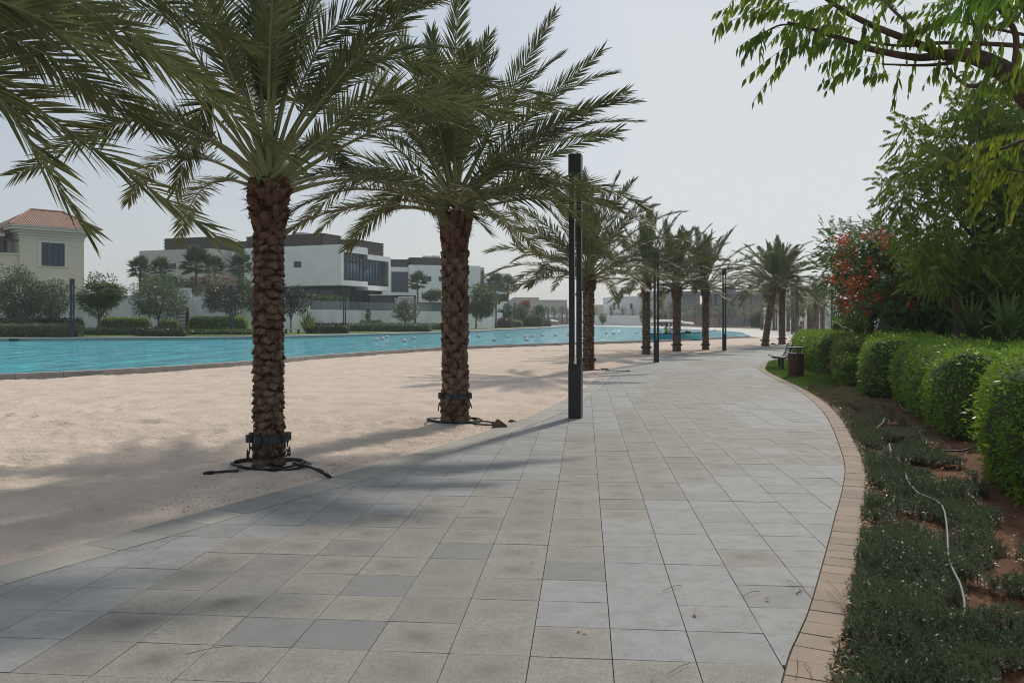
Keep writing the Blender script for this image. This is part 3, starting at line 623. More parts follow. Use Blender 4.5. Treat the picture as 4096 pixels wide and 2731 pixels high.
def fan_palm(label,loc,h,seed,R_=1.,n=26,group=None,rt=.13):
    rng=np.random.default_rng(seed); root=thing('fan_palm',label,'palm tree',loc,0,group)
    mb=MB(); mb.tube([(0,0,-.1),(0.02,0,h*.5),(0,0,h)],[rt*1.2,rt,rt*1.1],8); mb.build('trunk',M['greybark'],root,smooth=True)
    S=Soup(); D,k=palm_dirs(n,rng,85,-35,.9,seed); base=np.tile([0,0,h],(n,1)).astype(float); pl=R_*rng.uniform(.5,.75,n)
    tips=base+D*pl[:,None]+G3*(.12*pl)[:,None]; paths=np.stack([base,(base+tips)/2+np.array([0,0,.04]),tips],1); V,Fq=tubes_np(paths,np.full((n,3),.018*R_),4); S.add(V,Fq,.3,1)
    for q in range(n):
        d=D[q]; s=nrm(np.cross(d,[0,0,1.])+1e-3); u=np.cross(s,d); m=18; a=np.linspace(-1.95,1.95,m); 
        dd=nrm(d*np.cos(a)[:,None]+s*np.sin(a)[:,None]*1.0+u*.25*rng.uniform(.3,1)+G3*(.22+.15*abs(a))[:,None]*np.ones((m,1)))
        V,Fq=kites(np.repeat(tips[q:q+1],m,0),dd,np.tile(u,(m,1)),R_*.62*rng.uniform(.85,1.05,m)*np.cos(a*.35),.13*R_,.1); S.add(V,Fq,rng.uniform(0,.35)+.5*(k[q]>.85),0)
    S.build('crown',[M['fan'],M['rachis']],root); return root
def limbs(name,segs,m,parent,n=7,smooth=True):
    mb=MB()
    for pts,r0,r1 in segs:
        c=crom([tuple(p) for p in pts],5); k=len(c); mb.tube([tuple(p) for p in c],[r0+(r1-r0)*i/(k-1) for i in range(k)],n)
    return mb.build(name,m,parent,smooth=smooth)
def blob_tree(name,label,cat,base,crowns,leaf_l,n,mt,seed,trunk_r=.1,group=None,flowers=None,bark='bark',flat=.0,clumps=26,spread=.34,lw=.5,top=None,nl=5):
    """crowns: list of (centre, radii). Leaves gather in clumps through each crown's volume"""
    rng=np.random.default_rng(seed); root=thing(name,label,cat,base,0,group); S=Soup(); b=np.array(base,float); segs=[]
    fork=b+np.array([0,0,.4*max(.3,min(c[0][2]-b[2] for c in crowns))]); allc=[]
    for (c,rad) in crowns:
        c=np.array(c,float); rad=np.array(rad,float); cc=rdir(clumps,rng)*rng.uniform(.45,1.,(clumps,1))**.6; cc=c+cc*rad*.82; allc.append(cc)
        m=n//len(crowns); w_=rng.uniform(.5,1.5,clumps); pick=rng.choice(clumps,m,p=w_/w_.sum()); cs=rng.uniform(.7,1.3,clumps)[pick]
        P=cc[pick]+rdir(m,rng)*rad*spread*cs[:,None]*rng.uniform(.3,1,(m,1))**.5
        D=nrm(P-cc[pick]+rdir(m,rng)*.35*rad.mean()*spread+np.array([0,0,-.1 if flat==0 else .02])); 
        if flat: D[:,2]*=.25; D=nrm(D)
        Nn=rdir(m,rng)+np.array([0,0,1.2+3*flat]); V,Fq=kites(P,D,Nn,leaf_l*rng.uniform(.6,1.25,m),leaf_l*lw*rng.uniform(.7,1.2,m),.15)
        va=np.clip(rng.uniform(0,.45,m)+.3*rng.random(clumps)[pick],0,1); S.add(V,Fq,np.repeat(va,4),0)
        for q in rng.choice(clumps,min(nl,clumps),replace=False):
            p1=fork+(cc[q]-fork)*.45+np.array([0,0,.12*rad[2]]); segs.append(([fork-np.array([0,0,.05]),p1,cc[q]],trunk_r*.55,trunk_r*.1))
    segs.append(([b-np.array([0,0,.1]),b+(fork-b)*.5+rng.normal(0,.03,3),fork+np.array([0,0,.05])],trunk_r,trunk_r*.7))
    segs=[([p-b for p in s[0]],s[1],s[2]) for s in segs]
    limbs('trunk',segs,M[bark],root,6)
    S.build('crown',M[mt],root,off=tuple(b))
    if flowers:
        fm,fn,fl,fs=flowers; cc=np.concatenate(allc); S2=Soup(); pk=cc[rng.choice(len(cc),fn)]; c0=np.array(crowns[0][0]); P0=pk+nrm(pk-c0+np.array([0,0,.5]))*fs*1.2
        m=14; P=np.repeat(P0,m,0)+rdir(fn*m,rng)*fs*rng.uniform(.2,1,(fn*m,1)); V,Fq=kites(P,rdir(fn*m,rng),rdir(fn*m,rng),fl,fl*.8,.3); S2.add(V,Fq,np.repeat(rng.random(fn*m),4),0)
        S2.build('flowers',M[fm],root,off=tuple(b))
    return root
def pinnate(S,P,D,L,npair,ll,lw,rng,hang=.6,sag=.35,v=None,slot=0):
    """compound leaves with leaflets hanging from a thin rachis"""
    n=len(P); D=nrm(D); t=np.linspace(.18,1,npair)[None,:,None]; L=np.asarray(L).reshape(n,1,1)
    path=P[:,None]+D[:,None]*L*t+G3*(L*t*t*sag); T=nrm(D[:,None]+G3*2*t*sag); Sd=nrm(np.cross(T,[0,0,1.])+1e-3)
    vv=rng.uniform(0,.5,n) if v is None else v
    for sg in (-1,1):
        dd=nrm(T*.55+Sd*sg*(1-hang)+G3*hang*1.1+rng.normal(0,.14,T.shape)); sz=ll*np.interp(t[...,0],[.18,.45,.85,1],[.75,1,.9,.6])*rng.uniform(.85,1.15,(n,npair))
        Nn=np.broadcast_to(Sd*sg+T*.4+rng.normal(0,.35,T.shape),T.shape)
        V,Fq=blades(path.reshape(-1,3),dd.reshape(-1,3),Nn.reshape(-1,3),sz.ravel(),sz.ravel()*lw*.85); S.add(V,Fq,np.repeat(np.repeat(vv,npair),8),slot)
    pts=P[:,None]+D[:,None]*L*np.linspace(0,1,5)[None,:,None]+G3*(L*(np.linspace(0,1,5)[None,:,None]**2)*sag)
    V,Fq=tubes_np(pts,np.full((n,5),ll*.018),3); S.add(V,Fq,np.repeat(vv,15),slot)

# ------------------------------------------------------------ date palms along the path
def pl(label,px,py,h,r,**k):
    x,y=G(px,py); return date_palm(label,(x,y,0),h,r,**k)
GP='date palms lining the beach side of the path'
# palm just outside the left edge whose fronds hang into the picture
A0=Vector((-4.55,5.0,3.35))
ex0=[bez(A0,P3(-330,230,5.2),P3(60,380,5.4),d=P3(890,960,5.6)), bez(A0,P3(-300,60,5.6),P3(180,-40,5.9),d=P3(960,430,6.4)),
     bez(A0,P3(-250,-120,5.9),P3(330,60,6.3),d=P3(1180,640,7.0)), bez(A0,P3(-330,250,5.0),P3(-60,330,4.9),d=P3(330,900,4.9)),
     bez(A0,P3(-200,120,6.0),P3(150,200,6.6),d=P3(700,560,7.4)),
     bez(A0,P3(-250,100,6.4),P3(0,140,7.2),d=P3(420,420,8.4)),bez(A0,P3(-260,10,5.4),P3(40,20,5.4),d=P3(520,300,5.4)),bez(A0,P3(-200,-50,6.8),P3(300,-120,7.2),d=P3(1000,180,7.6)),bez(A0,P3(-240,40,6.6),P3(200,60,7),d=P3(820,300,7.4))]
date_palm('date palm outside the left edge, its fronds hanging into the top left corner',(-4.6,5.0,0),3.1,.21,0,12,2.8,84,11,GP,emin=40,ll=.45,lw=.025,extra=np.stack(ex0),
   skip=lambda x,y,z: x>.35 and z<.85 or (y<-.25 and x>-.2))
def ex(loc,h,specs):
    b=Vector((loc[0],loc[1],h)); return np.stack([bez(b,P3(*s[0]),P3(*s[1]),d=P3(*s[2])) for s in specs])
l1=G(1075,1880)
pl('nearest date palm with flaking dark trunk and a coil of black hose at its foot',1075,1880,3.05,.143,style=0,n=41,L=3.35,npair=108,seed=3,group=GP,emin=20,ll=.42,lw=.021,grav=1.15,wind=.7,rowh=.082,s0=.28,skip=lambda x,y,z: y<-.3 and z<.8,
   extra=ex(l1,3.15,[((850,560,9),(520,480,9),(60,700,8.8)),((900,480,9.2),(820,420,9.4),(700,760,9.8)),((1250,420,9.2),(1500,230,9.4),(1960,330,9.8)),((1200,350,9),(1380,80,9),(1800,-20,9.3)),((1280,560,8.6),(1560,380,8.4),(2060,470,8.3)),((950,300,9),(700,60,9.2),(330,60,9.6))]))
l2=G(1820,1692)
pl('second date palm from the left with thick blocky trunk and a grey light collar',1820,1692,3.35,.182,style=1,n=40,L=3.05,npair=92,seed=8,group=GP,emin=10,ll=.43,lw=.023,grav=1.15,wind=.6,rowh=.105,nper=6,
   extra=ex(l2,3.5,[((1950,560,13),(2080,300,12.6),(2215,60,12.6)),((1980,640,13),(2160,430,12.8),(2405,205,12.8)),((2000,690,12.6),(2200,520,12.2),(2500,370,12)),((2020,760,13),(2200,620,13),(2475,520,13)),((1650,700,13),(1450,690,13),(1180,915,13)),((1680,760,13.4),(1560,800,13.6),(1395,990,13.8)),((2040,740,12.6),(2230,740,12),(2470,830,11.6)),((2050,780,12.8),(2250,820,12.4),(2430,1010,12)),((1700,480,13),(1500,400,12),(1290,560,11.5))]))
pl('third date palm from the left, slim trunk seen just right of the nearest lamp post',2354,1481,2.95,.165,style=0,n=40,L=3.5,npair=80,seed=21,group=GP,emin=12,ll=.5,lw=.038,seg=2,grav=1.1,wind=.25,rowh=.1)
pl('fourth date palm from the left, left of the second lamp post',2585,1418,3.35,.165,style=0,n=36,L=3.7,npair=74,seed=31,group=GP,emin=14,ll=.5,lw=.045,seg=2,grav=1.05,wind=.2,rowh=.1)
pl('stout date palm right of the second lamp post with the boat behind it',2707,1406,3.2,.19,style=0,n=36,L=3.6,npair=70,seed=41,group=GP,emin=14,ll=.5,lw=.045,seg=2,grav=1.1,wind=.2,rowh=.11)
pl('date palm with yellowish fronds left of the third lamp post',2822,1400,3.3,.158,style=0,n=34,L=3.7,npair=70,seed=53,group=GP,emin=10,ll=.5,lw=.045,seg=2,grav=1.1,wind=.4,rowh=.11)
pl('leaning date palm right of the third lamp post, its trunk tilting to the right',3060,1384,3.75,.185,style=0,n=38,L=3.1,npair=60,seed=61,group=GP,emin=5,ll=.48,lw=.055,seg=2,grav=1.2,wind=.3,rowh=.12,lean=(.62,.1),bot=1.35)
pl('upright date palm beside the leaning one, above the park bench',3128,1378,3.85,.19,style=0,n=38,L=3.1,npair=60,seed=71,group=GP,emin=0,ll=.48,lw=.055,seg=2,grav=1.2,wind=.3,rowh=.12,bot=1.3)
# far date palms: three built, the rest copied
far_protos=[]
FARP=[(2193,1290,1254,'leftmost on the far beach above the promenade tip'),(2218,1290,1256,'far beach, second from the left'),(2249,1293,1253,'far beach, third from the left, tallest of its cluster'),(2268,1292,1256,'far beach, just left of the nearest lamp post'),
(2376,1292,1256,'far shore, just right of the third foreground palm trunk'),(2444,1296,1253,'far shore left of the white stepped house'),(2490,1296,1256,'far shore below the white stepped house'),(2531,1297,1259,'far shore right of the white stepped house'),
(2683,1303,1248,'far shore between the second lamp post and the stout palm'),(2738,1304,1257,'far beach just right of the stout palm trunk'),(2780,1305,1254,'left palm of a close pair before the painted hoarding'),(2798,1305,1254,'right palm of a close pair before the painted hoarding'),
(2878,1307,1254,'before the painted hoarding, left of the third lamp post'),(2917,1309,1256,'just right of the third lamp post'),(2938,1311,1258,'second right of the third lamp post'),(2976,1311,1256,'third right of the third lamp post'),
(3008,1314,1255,'at the left side of the dark green bush'),(3046,1316,1247,'between the dark green bush and the leaning trunk'),(3096,1319,1239,'left one of two between the leaning and upright trunks'),(3108,1319,1238,'right one of two between the leaning and upright trunks'),
(3153,1325,1234,'on the sand just right of the upright trunk'),(3173,1331,1223,'partly hidden by the fourth lamp post'),(3208,1327,1232,'behind the pole of the cream parasol'),(3236,1334,1232,'just right of the cream parasol'),(3250,1330,1226,'slim trunk in the grove right of the cream parasol'),(3266,1340,1215,'thickest trunk in the grove right of the parasol'),
(2835,1306,1250,'below the unfinished building between two nearer trunks'),(2650,1303,1252,'far shore behind the gap of the second lamp post'),(2715,1304,1250,'far shore just behind the stout trunk'),(3290,1335,1222,'rightmost of the grove beside the thin lamp posts')]
def farpalms():
    for q in range(3):
        far_protos.append(date_palm('p',(0,0,0),3.1,.21,0,38,2.7,30,100+q,'date palms around the far beach',emin=-10,ll=.42,lw=.09,seg=1,wind=.25,grav=1.3,rowh=.2,nper=5,r0=.04))
    used=set()
    for i,(px,py,ty,lb) in enumerate(FARP):
        q=i%3; o=far_protos[q] if q not in used else copy_tree(far_protos[q]); used.add(q)
        hpx=py-ty; d=3.1*F/max(hpx,1); d=min(max(d,60),235); zb=H-(py-HY)*d/F; s=(hpx*d/F)/3.1
        o.location=(XD(px,d),d,zb); o.scale=(s,s,s); o.rotation_euler=(0,0,i*1.7); o['label']=('hazy date palm, '+lb); 
farpalms()

# ------------------------------------------------------------ lamp posts
def lamp_post(label,loc,rz,h=4.41,near=True,m='black',group='lamp posts along the near path',w=.212):
    r=thing('lamp_post',label,'lamp post',loc,rz,group); q=w/2
    mb=MB(); mb.box(-q,q,-q,q,0,.91); mb.box(-q*.93,q*.93,-q*.93,q*.93,-.1,.02); mb.build('base',M[m],r,bevel=.004)
    for s in (-1,1):
        mb=MB(); mb.box(s*q-(.078*w/.2 if s>0 else 0),s*q+(.078*w/.2 if s<0 else 0),-q*.45,q*.45,.912,h-.372); o=mb.build('bar',M[m],r,bevel=.003)
        x=s*(q-.078*w/.2)-s*.002
        if near:
            mb=MB(); mb.box(min(x,x-s*.006),max(x,x-s*.006),-.025,.025,1.0,h-.5); mb.build('light_strip',M['strip'],o)
    mb=MB(); mb.box(-q,q,-q,q,h-.37,h); mb.build('cap',M[m],r,bevel=.004)
    if near:
        for z in (.62,.30): 
            mb=MB(); mb.box(q,q+.004,-.012,.012,z,z+.02); mb.build('lock',M['strip'],r)
    return r
for i,(px,py,lb) in enumerate([(2304,1674,'nearest lamp post, tall black twin-bar post standing on the path edge'),(2627,1449,'second nearest black lamp post, right of the fourth palm'),(2899,1403,'third black lamp post, between the slim and the leaning palms')]):
    x,y=G(px,py); lamp_post(lb,(x,y+.1,0),R(-14 if i==0 else -10))
for px,ty,lb in [(3188,1127,'fourth black lamp post, rising behind the far end of the clipped hedge'),(3328,1160,'fifth black lamp post, behind the hedge left of the red-flowered tree')]:
    d=(4.41-H)*F/(HY-ty); lamp_post(lb,(XD(px,d),d,0),R(-8))
for px,ty,lb in [(3292,1225,'thin distant lamp post before the white wall, left one'),(3355,1192,'thin distant lamp post, close right of the fifth lamp post'),(3145,1262,'distant lamp post seen right of the upright palm trunk'),(3051,1268,'distant lamp post near the dark green bush')]:
    d=min((4.41-H)*F/(HY-ty),150); lamp_post(lb,(XD(px,d),d,0),0,near=False,h=H+(HY-ty)*d/F)
for px,ty,by,lb in [(289,1115,1345,'leftmost lamp post on the far bank, in front of the beige villa'),(924,1141,1334,'far-bank lamp post left of the nearest palm trunk'),(1378,1164,1333,'far-bank lamp post in front of the white cube house'),(1660,1180,1313,'far-bank lamp post right of the small olive tree by the wall'),(1983,1205,1317,'far-bank lamp post right of the tall green tree'),(2058,1211,1307,'far-bank lamp post between the two round olive trees'),(2147,1223,1305,'far-bank lamp post by the flower beds near the far tip'),(2169,1227,1303,'far-bank lamp post, second from the tip of the promenade'),(2179,1232,1300,'far-bank lamp post nearest the tip of the promenade')]:
    d=4.41*F/(by-ty); lamp_post(lb,(XD(px,d),d,H-(by-HY)*d/F),R(12),m='navy',group='lamp posts on the far bank',near=False,w=.3)

# ------------------------------------------------------------ light collars and hoses round the palm feet
def collar(label,loc,r,z,nh=8,cable=True):
    rt=thing('light_collar',label,'palm light collar',(loc[0],loc[1],z),.2,'uplight collars strapped round palm trunks')
    mb=MB(); pr=[(r+.02,-.05),(r+.032,-.05),(r+.032,.03),(r+.02,.03),(r+.02,-.05)]; mb.lathe(pr[:4],n=28); 
    vs=mb.v; mb=MB(); n=28
    for a,b in (((r+.03),-.05),):
        ring=[]; 
        for k in range(n):
            t0=2*math.pi*k/n; t1=2*math.pi*(k+1)/n
            q=[(rr*math.cos(t),rr*math.sin(t),zz) for rr,zz in ((r+.02,-.045),(r+.03,-.045),(r+.03,.03),(r+.02,.03)) for t in (t0,t1)]
            mb.add(q,[(2,3,5,4),(0,2,3,1)[::-1],(4,5,7,6),(0,1,7,6)])
    mb.build('band',M['ringmetal'],rt)
    for k in range(nh):
        t=2*math.pi*k/nh+.3; c=(math.cos(t)*(r+.048),math.sin(t)*(r+.048)); mb=MB(); n2=12; ro=.042; hh=.042; w_=[]
        # half-open curved housing
        for j in range(n2):
            a0=t-2.2+4.4*j/n2; a1=t-2.2+4.4*(j+1)/n2
            q=[(c[0]+ra*math.cos(a),c[1]+ra*math.sin(a),zz) for ra in (ro,ro-.008) for zz in (-hh,hh) for a in (a0,a1)]
            mb.add(q,[(0,1,3,2),(4,6,7,5),(2,3,7,6),(0,4,5,1)])
        o=mb.build('light_housing',M['ringmetal'],rt)
        mb=MB(); mb.lathe([(.01,-.02),(ro-.012,-.02),(ro-.012,.028),(.01,.03)],(c[0],c[1],0),12); mb.build('lens',M['strip'],o)
        if cable:
            mb=MB(); mb.tube([(c[0],c[1],-.05),(c[0],c[1],-.12)],.008,6); mb.build('plug',M['rubber'],rt)
    if cable:
        pts=[]; 
        for k in range(nh*4+1):
            t=2*math.pi*k/(nh*4)+.3; ph=k%4; rr=r+.07; pts.append((rr*math.cos(t),rr*math.sin(t),[-.12,-.19,-.24 if k<20 else -.2,-.18][ph]))
        mb=MB(); mb.tube([tuple(p) for p in crom(pts,2)],.008,6); mb.build('cable',M['rubber'],rt)
    return rt
x1,y1=G(1075,1880); x2,y2=G(1820,1692)
collar('dark metal uplight collar with dangling cables round the nearest palm trunk',(x1,y1),.155,.36,8)
collar('greyish metal uplight collar round the second palm trunk, above low hose loops',(x2,y2),.195,.44,8)
for px,py,z,r,lb in [(2354,1481,.35,.185,'dark uplight collar round the third palm, behind the nearest lamp post'),(2585,1418,.35,.185,'dark uplight collar round the palm left of the second lamp post'),(2707,1406,.36,.215,'dark uplight collar round the stout palm by the boat'),(2822,1400,.3,.175,'dark uplight collar round the palm left of the third lamp post'),(3060,1384,.36,.225,'dark uplight collar round the foot of the leaning palm'),(3128,1378,.4,.225,'dark uplight collar round the upright palm above the bench')]:
    x,y=G(px,py); collar(lb,(x,y),r,z,6,False)
def coil(name,label,c,loops,rad,tr,m,seed,tails=()):
    rng=random.Random(seed); r=thing(name,label,'hose',(c[0],c[1],0)); pts=[]
    for k in range(int(loops*16)):
        t=2*math.pi*k/16; rr=rad*(1+.16*math.sin(t*.9+seed)+.05*math.sin(2.3*t)); pts.append((rr*1.15*math.cos(t)+.03*math.sin(k*.21),rr*.9*math.sin(t),.03+.022*(k/16)+.012*math.sin(t*2.1)))
    mb=MB(); mb.tube([tuple(p) for p in crom(pts,2)],tr,8); mb.build('hose',M[m],r,smooth=True)
    for q,tl in enumerate(tails):
        mb=MB(); mb.tube([tuple(p) for p in crom(tl,6)],tr,8); o=mb.build('hose_end',M[m],r,smooth=True)
        e=Vector(tl[-1]); d=(e-Vector(tl[-2])).normalized(); mb=MB(); mb.tube([e-d*.02,e+d*.05,e+d*.05,e+d*.09],[tr*1.5,tr*1.6,tr*1.1,tr*1.1],10); mb.build('connector',M['rubber'],o)
    return r
coil('hose_coil','thick black hose coil lying round the foot of the nearest palm',(x1,y1),2.6,.33,.0135,'rubber',1,[[(-.25,-.26,.04),(-.38,-.22,.03),(-.50,-.33,.035)],[(.3,-.1,.08),(.48,-.18,.07),(.62,-.32,.05),(.72,-.42,.03)],[(.25,.05,.07),(.45,-.05,.05),(.58,-.16,.03)]])
coil('hose_coil','thin black hose loops on sand round the second palm',(x2,y2),2.0,.36,.012,'rubber',4,[[(.3,-.1,.05),(.5,-.1,.04),(.62,-.2,.03)],[(.2,-.28,.04),(.45,-.42,.03),(.62,-.36,.02)]])
x,y=G(2395,1484); coil('hose_coil','small hose loop on the sand at the third palm',(x,y),1.3,.3,.012,'rubber',6,[[(.2,-.1,.03),(.6,-.3,.03),(.9,-.2,.02)]])
def chunk(label,px,py,w_,h_,seed):
    rng=random.Random(seed); x,y=G(px,py); mb=MB(); k=7; prof=[(-.5,0),(-.32,.55),(-.12,1.0),(.1,.8),(.35,.45),(.5,.05)]
    for s,yy in ((0,-.07),(1,.07)): pass
    n=len(prof); q=[(a*w_,-.09,b*h_*rng.uniform(.9,1.1)-.03) for a,b in prof]+[(a*w_*.8,.10,b*h_*.55-.03) for a,b in prof]
    mb.add(q,[tuple(range(n)),tuple(range(2*n-1,n-1,-1))]+[(i,n+i,n+(i+1)%n,(i+1)%n) for i in range(n)],.5)
    o=mb.build('palm_leaf_base',M['stub'],None,attr=True,bevel=.01); o.location=(x,y,0); tag(o,label,'dead palm stub')
chunk('upright triangular dead palm leaf base at the path edge right of the second palm',1999,1705,.28,.16,1)
chunk('small flat dead leaf base touching the path edge',2050,1684,.2,.08,2)
chunk('long brown dead leaf base lying left of the second palm',1690,1680,.42,.07,3)
chunk('tiny pale triangular stub left of the second palm',1646,1676,.1,.08,4)
chunk('dead leaf base between the leaning and the upright far palms',3091,1379,.55,.16,5)

# ------------------------------------------------------------ bench and litter bin
def bench(label,loc,rz,group=None,L=1.75,proto=None):
    r=thing('park_bench',label,'bench',loc,rz,group)      # seat faces local -X, length along Y
    sid=[(-.30,.42),(-.26,.455),(-.05,.435),(.12,.425),(.20,.46),(.25,.55),(.30,.72),(.335,.84),(.37,.86)]
    c=crom([(a,0,b) for a,b in sid],4); pr=[(p[0],p[2]) for p in c]
    for s in (-1,1):
        mb=MB(); n=len(pr); y0=s*L/2; w_=.02
        for k in range(n-1):
            a=pr[k];b=pr[k+1]; dx,dz=b[0]-a[0],b[1]-a[1]; l=math.hypot(dx,dz); nx,nz=dz/l*.042,-dx/l*.042
            q=[(p[0]+o_*nx,yy,p[1]+o_*nz) for yy in (y0-w_,y0+w_) for p,o_ in ((a,0),(b,0),(b,1),(a,1))]
            mb.add(q,[(0,1,2,3),(7,6,5,4),(0,4,5,1),(3,2,6,7)]+([(0,3,7,4)] if k==0 else [])+([(1,5,6,2)] if k==n-2 else []))
        mb.build('side_frame',M['black'],r)
    L_=np.r_[0,np.cumsum([math.hypot(pr[k+1][0]-pr[k][0],pr[k+1][1]-pr[k][1]) for k in range(len(pr)-1)])]
    k=0
    for s in np.arange(.03,L_[-1]-.02,.083):
        x=np.interp(s,L_,[p[0] for p in pr]); z=np.interp(s,L_,[p[1] for p in pr]); x2_=np.interp(s+.055,L_,[p[0] for p in pr]); z2=np.interp(s+.055,L_,[p[1] for p in pr])
        dx,dz=x2_-x,z2-z; l=math.hypot(dx,dz) or 1; nx,nz=-dz/l*.014,dx/l*.014; mb=MB()
        q=[(a,yy,b) for yy in (-L/2+.021,L/2-.021) for a,b in ((x,z),(x2_,z2),(x2_+nx,z2+nz),(x+nx,z+nz))]
        mb.add(q,[(0,1,2,3),(7,6,5,4),(0,4,5,1),(1,5,6,2),(2,6,7,3),(3,7,4,0)]); mb.build('seat_slat' if x<.16 else 'back_slat',M['ringmetal'],r,bevel=.003)
    for s in (-1,1):
        mb=MB(); mb.box(.02,.10,s*L*.40-.04,s*L*.40+.04,-.03,.40); mb.build('leg',M['black'],r,bevel=.004)
        mb=MB(); mb.box(-.22,.18,s*L*.40-.03,s*L*.40+.03,.385,.41); mb.build('bracket',M['black'],r)
    return r
bench('black slatted metal bench on the grass beside the path, facing the pool',(8.93,27.6,0),R(-14))
def bin_(label,loc):
    r=thing('litter_bin',label,'litter bin',loc); 
    for k in range(22):
        t=2*math.pi*k/22; fr=Fr((.205*math.cos(t),.205*math.sin(t)),(-math.sin(t),math.cos(t))); mb=MB(); mb.box(-.021,.021,-.012,.012,.03,.675,fr); mb.build('slat',M['wood'],r,bevel=.002)
    mb=MB(); mb.lathe([(.18,0),(.188,.0),(.188,.66),(.17,.66),(.17,.1)],n=24); mb.build('liner',M['black'],r)
    mb=MB()
    for z in (.06,.62): mb.lathe([(.189,z),(.192,z),(.192,z+.03),(.189,z+.03)],n=24)
    mb.lathe([(.16,.675),(.222,.675),(.222,.69),(.16,.69)],n=28); mb.build('rim',M['black'],r)
    for k in range(3):
        t=2*math.pi*k/3+.5; mb=MB(); fr=Fr((.17*math.cos(t),.17*math.sin(t)),(-math.sin(t),math.cos(t))); mb.box(-.022,.022,-.006,.006,.69,.84,fr); mb.build('post',M['black'],r)
    mb=MB(); mb.lathe([(.01,.835),(.225,.835),(.228,.84),(.228,.865),(.22,.87),(.01,.872)],n=32); mb.build('lid',M['black'],r,smooth=False)
    return r
bin_('round litter bin with brown wood slats and black lid beside the bench',(8.12,23.6,0))

# ------------------------------------------------------------ hedges
def hedge(label,poly,ztop,seed,mt='hedge',z0=-.02,dens=520,ll=.055,name='clipped_hedge',group='clipped hedges along the planting bed',cat='hedge',bulge=.05,yel=.0):
    """poly: footprint corners (ccw); rounded clipped block with leaf blades standing off its skin"""
    rng=np.random.default_rng(seed); p=np.array(poly,float); c=p.mean(0); 
    per=crom([tuple(q) for q in (list(poly)+[poly[0]])],1) if 0 else np.array(list(poly)+[poly[0]],float)
    ring=resample(per,.18)[:-1]
    # soften the corners
    for _ in range(9): ring=(np.roll(ring,1,0)+2*ring+np.roll(ring,-1,0))/4
    n=len(ring); t=np.roll(ring,-1,0)-np.roll(ring,1,0); t/=np.linalg.norm(t,axis=1)[:,None]; nn=np.stack([t[:,1],-t[:,0]],1)
    hz=ztop-z0; prof=[(.14,0),(.03,.22),(0,.5),(.03,.76),(.11,.92),(.28,1.0)]
    rows=[]; 
    for off,zz in prof:
        q=ring-nn*(off-bulge*0)[...,None] if 0 else ring-nn*off
        z=z0+hz*zz+.14*vnoise(q[:,0]*1.3,q[:,1]*1.3,seed)*zz; b=(.16*vnoise(q[:,0]*1.5+zz*2,q[:,1]*1.5,seed+3)+.08*vnoise(q[:,0]*4+zz*4,q[:,1]*4,seed+4))[:,None]
        rows.append(np.c_[q+nn*b,z])
    for f in (.66,.33,.04):
        q=c+(ring-nn*.28-c)*f; rows.append(np.c_[q,ztop+.14*vnoise(q[:,0]*1.3,q[:,1]*1.3,seed)+.06*vnoise(q[:,0]*4,q[:,1]*4,seed)])
    V=np.concatenate(rows); m=len(rows); i=np.arange(m-1)[:,None]*n+np.arange(n)[None,:]; j=i-np.arange(n)+(np.arange(n)+1)%n; Fq=np.stack([i,j,j+n,i+n],-1).reshape(-1,4)
    S=Soup(); S.add(V,Fq,.2,1)
    a=V[Fq[:,0]];b_=V[Fq[:,1]];cc=V[Fq[:,2]];d=V[Fq[:,3]]; nr=np.cross(b_-a,d-a); ar=np.linalg.norm(nr,axis=1)+1e-9; nr=nr/ar[:,None]
    N=int(ar.sum()*dens); pk=rng.choice(len(ar),N,p=ar/ar.sum()); u=rng.random((N,1)); v=rng.random((N,1)); P=a[pk]*(1-u)*(1-v)+b_[pk]*u*(1-v)+cc[pk]*u*v+d[pk]*(1-u)*v
    nq=nr[pk]; tuft=vnoise(P[:,0]*5,P[:,1]*5+P[:,2]*5,seed+7)[:,None]; P=P+nq*(rng.uniform(-.03,.05,(N,1))+.10*tuft+(rng.random((N,1))<.07)*rng.uniform(.02,.14,(N,1))); D=nrm(nq*.75+rdir(N,rng)*.8+np.array([0,0,.12])+G3*(rng.random((N,1))*.4))
    V2,F2=kites(P,D,nq+rdir(N,rng)*.7,ll*rng.uniform(.6,1.35,N),ll*.42*rng.uniform(.7,1.2,N),.2)
    va=np.clip(rng.uniform(0,.5,N)**1.2+np.clip(tuft[:,0],0,1)*.5+yel,0,1); S.add(V2,F2,np.repeat(va,4),0)
    o=S.build(name,[M[mt],M['twig']],None,off=(c[0],c[1],0)); return tag(o,label,cat,group)
HG=[('largest nearest clipped hedge at the right edge of the photo',[(4.32,7.0),(6.2,6.6),(7.9,9.8),(6.05,10.3),(5.0,8.8)],1.22,'hedge',900,.062),
('second hedge from the front, broad block with spiky shoots on its top',[(5.95,11.3),(8.6,11.2),(10.9,16.6),(8.0,17.3)],1.14,'hedge',620,.07),
('third hedge from the front, bright yellow-green front corner',[(7.6,17.8),(9.4,17.4),(11.6,22.2),(9.6,22.8)],1.16,'hedge',480,.08),
('fourth hedge from the front, dull olive-brown block',[(7.98,20.3),(8.85,20.1),(10.4,24.3),(9.7,24.8)],1.13,'hedgeyellow',420,.09),
('fifth hedge from the front, long block beside the bench',[(9.3,24.9),(11.2,24.6),(15.8,34.5),(12.1,35.4),(10.4,29.5)],1.09,'hedge',330,.1),
('last far clipped hedge at the path bend',[(12.6,36.0),(15.4,35.0),(19.0,39.0),(14.8,40.0),(12.95,38.3)],1.03,'hedge',240,.12)]
for k,(lb,poly,zt,mt,dn,ll) in enumerate(HG): hedge(lb,poly,zt,20+k,mt,dens=dn,ll=ll)
